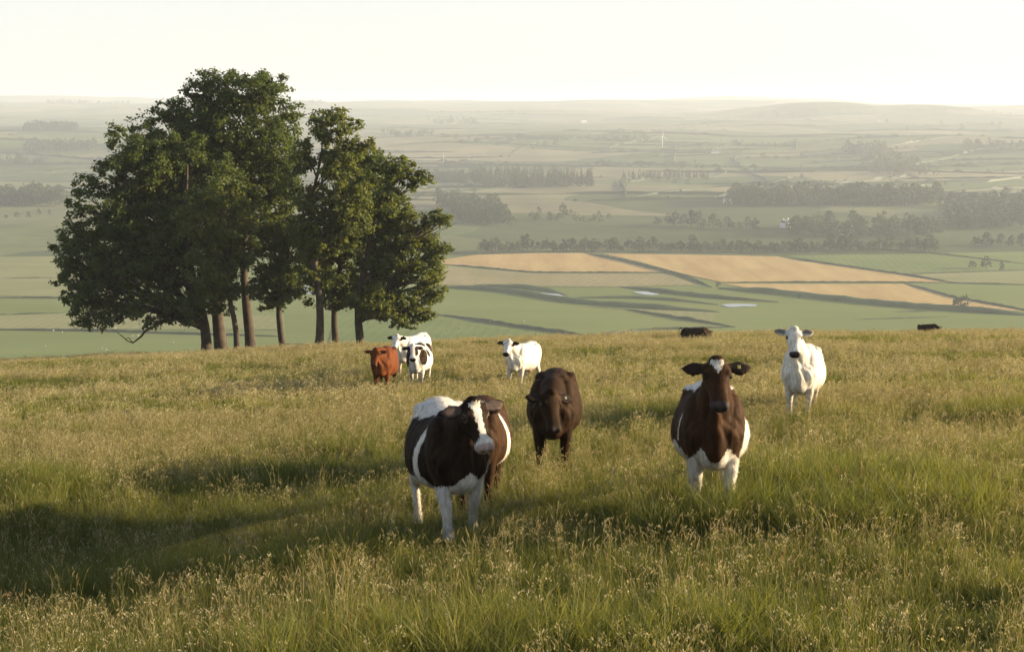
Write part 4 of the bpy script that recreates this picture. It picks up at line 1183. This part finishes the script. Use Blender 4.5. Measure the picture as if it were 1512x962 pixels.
def coat_stripe(p, h, hd, ear):                      # brown with a white girth stripe and belly
    x, y, z = p.T
    w = n3(p, 6, 43) * 0.06 + n3(p, 22, 44) * 0.02
    st = 0.06 - np.abs(y - 0.02 + 0.10 * (z - 1.0)) + w
    return np.where(hd | (ear > .3), -0.1, np.where(y < -.45, -.1, st))

BLACK = cow_material('black_and_white_coat', (0.011, 0.0072, 0.005), (0.74, 0.70, 0.62), (0.028, 0.0155, 0.0085))
BROWN = cow_material('brown_and_white_coat', (0.023, 0.011, 0.005), (0.74, 0.69, 0.60), (0.054, 0.025, 0.0105))
DARKB = cow_material('dark_brown_coat', (0.0135, 0.0078, 0.0042), (0.7, 0.66, 0.58), (0.042, 0.021, 0.009))
RUST = cow_material('rust_coat', (0.085, 0.025, 0.008), (0.7, 0.66, 0.58), (0.15, 0.044, 0.013))
CREAM = cow_material('white_coat', (0.03, 0.022, 0.018), (0.78, 0.73, 0.63))

PINK = (0.34, 0.25, 0.21)
c = on_hill(681, 800)
build_cow('cow', c, R(13), 'black and white cow with white blaze walking ahead of the dark brown cow', coat_belted, BLACK, 1.05,
          poll=(0.085, -0.95, 1.52), yaw=18, pitch=54, belly=0.47, rump=0.05, hair=95000, hind=0.10, legs=(0.15, -0.22, 0.02, -0.18), voxel=0.0145, muzzle=PINK,
          tags=((0, M_tagw, 0.035),), ear=(0.12, 0.0), depth=0.02, roll=-3)
c = on_hill(700, 757)
build_cow('cow', c, R(-4), 'brown cow with white girth stripe half hidden behind the cow with a blaze', coat_stripe, BROWN, 0.98,
          poll=(-0.12, -0.92, 1.02), yaw=-8, pitch=70, belly=0.43, hair=50000, legs=(0.02, -0.04, 0.05, -0.05), voxel=0.016)
c = on_hill(1052, 764)
build_cow('cow', c, R(-5), 'brown and white cow with white forehead star and white forelegs', coat_star, BROWN, 1.02,
          poll=(-0.005, -0.96, 1.70), yaw=6, pitch=52, belly=0.445, hair=95000, legs=(-0.13, 0.09, 0.12, -0.08), voxel=0.0145,
          tags=((0, M_tag, 0.034),), ear=(0.10, 0.02))
c = on_hill(815, 702)
build_cow('cow', c, R(-4), 'dark brown all-over cow with lowered head behind the cow with a blaze', coat_dark, DARKB, 1.06,
          poll=(0.0, -1.0, 1.22), yaw=22, pitch=60, roll=6, belly=0.41, hair=80000, legs=(0.02, -0.05, 0.05, -0.05), voxel=0.016, muzzle=(0.03, 0.022, 0.02),
          tags=((0, M_tagw, 0.032),), ear=(0.0, 0.05))
c = on_hill(1178, 622)
build_cow('cow', c, R(-17), 'large white cow with raised head standing behind the brown and white cow', coat_white, CREAM, 1.0,
          poll=(-0.10, -0.90, 1.74), yaw=14, pitch=52, belly=0.43, hair=50000, legs=(-0.03, 0.03, 0.06, -0.05), voxel=0.017, ear=(0.18, 0.18), dark_ear=(0.10, 0.075, 0.06))
c = on_hill(760, 574)
build_cow('cow', c, R(-24), 'white cow with black ears standing beyond the dark brown cow', coat_white_darkear, CREAM, 1.0,
          poll=(-0.08, -0.95, 1.52), yaw=14, pitch=42, belly=0.43, legs=(0.05, -0.10, 0.10, -0.08), voxel=0.025, muzzle=(0.02, 0.016, 0.015))
c = on_hill(563, 583)
build_cow('cow', c, R(-3), 'rust red cow walking below the clump of trees', coat_dark, RUST, 1.0,
          poll=(-0.10, -0.98, 1.36), yaw=-4, pitch=52, belly=0.42, legs=(-0.16, 0.12, 0.10, -0.12), voxel=0.025, muzzle=(0.10, 0.04, 0.025), ear=(0.1, 0.1), dark_ear=(0.10, 0.03, 0.012))
c = on_hill(615, 575)
build_cow('cow', c, R(-5), 'white cow with black patches walking beside the rust red cow', coat_patched, BLACK, 1.0,
          poll=(-0.05, -1.0, 1.46), yaw=12, pitch=46, belly=0.42, legs=(-0.15, 0.14, 0.24, -0.10), voxel=0.025, muzzle=(0.03, 0.024, 0.02), ear=(-0.05, -0.05))
c = on_hill(598, 557)
build_cow('cow', c, R(-26), 'white cow with dark ears half hidden behind the patched cow', coat_white_darkear, CREAM, 1.0,
          poll=(-0.05, -0.95, 1.52), yaw=14, pitch=42, belly=0.43, legs=(0.05, -0.10, 0.10, -0.08), voxel=0.026, muzzle=(0.04, 0.03, 0.026))
c = on_hill(1040, 504)
build_cow('cow', c, R(72), 'dark cow lying on the brow of the hill near the brown and white cow', coat_dark, DARKB, 0.92,
          poll=(0.15, -0.85, 1.14), yaw=-30, pitch=75, belly=0.44, voxel=0.03, lying=True)
c = on_hill(1381, 488)
build_cow('cow', c, R(40), 'dark cow lying on the brow of the hill, alone beyond the large white cow', coat_dark, DARKB, 0.8,
          poll=(0.0, -0.9, 1.15), yaw=-20, pitch=75, belly=0.44, voxel=0.03, lying=True)

# ------------------------------------------------------------------ grass
random.seed(2); rng = np.random.default_rng(2)
def blades(n, spread, hlo, hhi, w0, lean, segs=3, seedn=None):
    V = []; Fq = []; k0 = 0
    for i in range(n):
        a = random.random() * 6.283; rr = spread * math.sqrt(random.random())
        b = Vector((rr * math.cos(a), rr * math.sin(a), -0.02))
        h = random.uniform(hlo, hhi); ld = random.random() * 6.283; ln = h * random.uniform(lean * .3, lean)
        wd = w0 * random.uniform(.7, 1.3); wa = random.random() * 6.283
        wv = Vector((math.cos(wa), math.sin(wa), 0))
        for s in range(segs + 1):
            t = s / segs
            p = b + Vector((math.cos(ld) * ln * t * t, math.sin(ld) * ln * t * t, h * t * (1 - .18 * t * (ln / h))))
            ww = wd * (1 - t ** 1.6) * .5 + 0.0005
            V.append((p - wv * ww)[:]); V.append((p + wv * ww)[:])
        for s in range(segs):
            q = k0 + 2 * s; Fq.append((q, q + 1, q + 3, q + 2))
        k0 += 2 * (segs + 1)
    return V, Fq
def stems(n, spread, hlo, hhi, w0, head, lean=0.25, hw=1.0):
    """upright stalks, each with a feathery seed head"""
    V = []; Fq = []; Mi = []
    def quad(a, b, c, d, m):
        k = len(V); V.extend([a[:], b[:], c[:], d[:]]); Fq.append((k, k + 1, k + 2, k + 3)); Mi.append(m)
    for i in range(n):
        a = random.random() * 6.283; rr = spread * math.sqrt(random.random())
        b = Vector((rr * math.cos(a), rr * math.sin(a), -0.02))
        h = random.uniform(hlo, hhi); ld = random.random() * 6.283; ln = h * random.uniform(.05, lean); wa = random.random() * 3.14
        wv = Vector((math.cos(wa), math.sin(wa), 0)); P = []
        for s in range(5):
            t = s / 4; P.append(b + Vector((math.cos(ld) * ln * t ** 2.2, math.sin(ld) * ln * t ** 2.2, h * t * (1 - .1 * t))))
        for s in range(4):
            w1, w2 = w0 * (1 - .12 * s), w0 * (1 - .12 * (s + 1)); quad(P[s] - wv * w1, P[s] + wv * w1, P[s + 1] + wv * w2, P[s + 1] - wv * w2, 0)
        tip = P[4]; up = (P[4] - P[3]).normalized()
        droop = Vector((math.cos(ld), math.sin(ld), 0))
        hl = head * random.uniform(.6, 1.25)
        if random.random() < 0.55:                       # narrow spike
            for k in range(3):
                aa = wa + k * 1.05; v2 = Vector((math.cos(aa), math.sin(aa), 0)) * (0.0046 * hw * random.uniform(.7, 1.3))
                p0 = tip - up * hl * .75; p1 = tip - up * hl * .2; p2 = tip + up * hl * .3 + droop * hl * .25
                quad(p0, p1 + v2, p2, p1 - v2, 1)
        else:                                            # loose panicle of spikelets
            for k in range(9):
                aa = random.random() * 6.283; tt = random.random()
                c_ = tip - up * hl * tt + Vector((math.cos(aa), math.sin(aa), .25)) * (0.028 * hw * (0.35 + tt))
                d1 = (up * .7 + Vector((math.cos(aa), math.sin(aa), 0)) * .6 + droop * .3).normalized() * 0.011 * hw
                d2 = Vector((-math.sin(aa), math.cos(aa), 0)) * 0.0045 * hw
                quad(c_ - d1, c_ + d2, c_ + d1, c_ - d2, 1)
    return V, Fq, Mi
def tuft(parts, mats):
    V = []; Fq = []; Mi = []
    for V1, F1, M1 in parts:
        k = len(V); V += V1; Fq += [tuple(i + k for i in f) for f in F1]; Mi += M1
    me = bpy.data.meshes.new('tuft'); me.from_pydata(V, [], Fq); me.update()
    for m in mats: me.materials.append(m)
    me.polygons.foreach_set('material_index', np.array(Mi, dtype=np.int32))
    return me
def B(n, *a, m=0):
    v, f = blades(n, *a); return v, f, [m] * len(f)
def ST(*a, ms=(1, 2), **k):
    v, f, mi = stems(*a, **k); return v, f, [ms[i] for i in mi]
MATS = [M_leafgrass, M_stem, M_seed, M_sorrel]
near_src = []
for i in range(4): near_src.append(tuft([B(70, .18, .10, .30, .0055, .8)], MATS))                                   # 0-3 short green sward
for i in range(3): near_src.append(tuft([B(60, .14, .18, .42, .0062, .65)], MATS))                                    # 4-6 lush tussock
for i in range(3): near_src.append(tuft([B(34, .16, .12, .32, .0052, .75), ST(10, .16, .32, .58, .0012, .06)], MATS))   # 7-9 flowering
for i in range(2): near_src.append(tuft([B(16, .10, .16, .36, .0055, .65), ST(6, .10, .50, .80, .0014, .09)], MATS))      # 10-11 tall stalks
near_src.append(tuft([B(20, .12, .12, .26, .0055, .7), ST(5, .12, .28, .5, .0013, .09, ms=(1, 3))], MATS))            # 12 sorrel
far_src = []
for i in range(3): far_src.append(tuft([B(80, .38, .08, .22, .013, .8)], MATS))                                      # 0-2 green
for i in range(2): far_src.append(tuft([B(60, .34, .14, .32, .015, .7)], MATS))                                      # 3-4 lush
for i in range(3): far_src.append(tuft([B(50, .36, .08, .22, .012, .8), ST(18, .38, .20, .40, .0028, .07, hw=1.6)], MATS))   # 5-7 flowering
for i in range(2): far_src.append(tuft([B(30, .32, .08, .22, .012, .8), ST(26, .36, .24, .46, .003, .08, hw=1.7)], MATS))   # 8-9 dry golden

def scatter(name, srcs, pts, idx, rot, scl, label):
    col = bpy.data.collections.new(name + '_sources')
    for i, me in enumerate(srcs):
        o = bpy.data.objects.new('%s_%02d' % (name, i), me); col.objects.link(o)
    me = bpy.data.meshes.new(name); me.vertices.add(len(pts)); me.vertices.foreach_set('co', np.ascontiguousarray(pts, dtype=np.float32).ravel())
    a = me.attributes.new('idx', 'INT', 'POINT'); a.data.foreach_set('value', np.ascontiguousarray(idx, dtype=np.int32))
    a = me.attributes.new('rot', 'FLOAT_VECTOR', 'POINT'); a.data.foreach_set('vector', np.ascontiguousarray(rot, dtype=np.float32).ravel())
    a = me.attributes.new('scl', 'FLOAT_VECTOR', 'POINT'); a.data.foreach_set('vector', np.ascontiguousarray(scl, dtype=np.float32).ravel())
    o = link(name, me)
    tag(o, label, 'grass', kind='stuff')
    ng = bpy.data.node_groups.new(name, 'GeometryNodeTree')
    ng.interface.new_socket('Geometry', in_out='INPUT', socket_type='NodeSocketGeometry'); ng.interface.new_socket('Geometry', in_out='OUTPUT', socket_type='NodeSocketGeometry')
    gi = ng.nodes.new('NodeGroupInput'); go = ng.nodes.new('NodeGroupOutput')
    ip = ng.nodes.new('GeometryNodeInstanceOnPoints')
    ci = ng.nodes.new('GeometryNodeCollectionInfo'); ci.inputs['Collection'].default_value = col
    ci.inputs['Separate Children'].default_value = True; ci.inputs['Reset Children'].default_value = True
    ip.inputs['Pick Instance'].default_value = True
    def na(nm, t):
        n = ng.nodes.new('GeometryNodeInputNamedAttribute'); n.data_type = t; n.inputs['Name'].default_value = nm
        return n.outputs['Attribute']
    L = ng.links.new
    L(gi.outputs[0], ip.inputs['Points']); L(ci.outputs[0], ip.inputs['Instance'])
    L(na('idx', 'INT'), ip.inputs['Instance Index'])
    er = ng.nodes.new('FunctionNodeEulerToRotation'); L(na('rot', 'FLOAT_VECTOR'), er.inputs[0]); L(er.outputs[0], ip.inputs['Rotation'])
    L(na('scl', 'FLOAT_VECTOR'), ip.inputs['Scale']); L(ip.outputs[0], go.inputs[0])
    md = o.modifiers.new('scatter', 'NODES'); md.node_group = ng
    return o

def sample(n, y0, y1, halfw):
    """points spread evenly over the wedge of pasture in view and a margin beside it"""
    y = np.sqrt(rng.uniform(y0 * y0, y1 * y1, n)); x = rng.uniform(-1, 1, n) * (y * halfw + 3.0)
    return x, y
def masks(x, y):
    lush = smooth(0.56, 0.70, fbm(x / 3.4 + 9, y / 2.4 + 4, 41, 3))           # rank green tussocks
    dry = smooth(0.40, 0.62, fbm(x / 6.5 + 2, y / 4.5, 47, 3))                  # golden flowering patches
    return lush, dry
# near
x, y = sample(30000, 6.0, 30.0, 0.46)
lush, dry = masks(x, y)
u = rng.random(len(x)); idx = rng.integers(0, 4, len(x))
idx = np.where(u < 0.28 + 0.42 * dry * (1 - lush), rng.integers(7, 10, len(x)), idx)
idx = np.where((rng.random(len(x)) < lush * .8), rng.integers(4, 7, len(x)), idx)
t = rng.random(len(x)); cl = smooth(.5, .75, fbm(x / 1.3, y / 1.3, 53, 2))
idx = np.where(t < 0.02 + 0.11 * cl * (1 - lush), rng.integers(10, 12, len(x)), idx)
idx = np.where((t > 0.985), 12, idx)
s = rng.uniform(.75, 1.25, len(x)) * (0.85 + 0.25 * lush)
rot = np.stack([rng.normal(0, .08, len(x)), rng.normal(0, .08, len(x)), rng.uniform(0, 6.283, len(x))], 1)
scatter('meadow_grass', near_src, np.stack([x, y, hill_z(x, y)], 1), idx, rot, np.stack([s, s, s * rng.uniform(.8, 1.2, len(x))], 1), 'long flowering meadow grass round the nearer cows')
# far
x, y = sample(46000, 27.0, 128.0, 0.44)
lush, dry = masks(x, y)
u = rng.random(len(x)); idx = rng.integers(0, 3, len(x))
idx = np.where(u < 0.35 + 0.35 * dry, rng.integers(5, 8, len(x)), idx)
idx = np.where(rng.random(len(x)) < dry * .55, rng.integers(8, 10, len(x)), idx)
idx = np.where(rng.random(len(x)) < lush * .85, rng.integers(3, 5, len(x)), idx)
s = rng.uniform(.8, 1.25, len(x))
rot = np.stack([rng.normal(0, .06, len(x)), rng.normal(0, .06, len(x)), rng.uniform(0, 6.283, len(x))], 1)
scatter('pasture_grass', far_src, np.stack([x, y, hill_z(x, y)], 1), idx, rot, np.stack([s, s, s * rng.uniform(.85, 1.15, len(x))], 1), 'golden pasture grass running up to the brow of the hill')

# ------------------------------------------------------------------ haze over the valley
bm = bmesh.new(); bmesh.ops.create_cube(bm, size=1.0)
bmesh.ops.scale(bm, vec=(26000, 13400, 1), verts=bm.verts)
for v in bm.verts: v.co.z = 75.0 if v.co.z > 0 else -480.0
bmesh.ops.translate(bm, vec=(0, 6300, 0), verts=bm.verts)
me = bpy.data.meshes.new('haze'); bm.to_mesh(me); bm.free()
M_haze, nt, out = new_mat('evening_haze')
pv = N(nt, 'ShaderNodeVolumePrincipled'); pv.inputs['Color'].default_value = (0.82, 0.88, 0.96, 1); pv.inputs['Density'].default_value = 1.6e-4; pv.inputs['Anisotropy'].default_value = 0.12
nt.links.new(pv.outputs[0], out.inputs['Volume'])
hz = link('haze', me, M_haze); tag(hz, 'pale evening haze filling the valley', 'haze', kind='stuff')
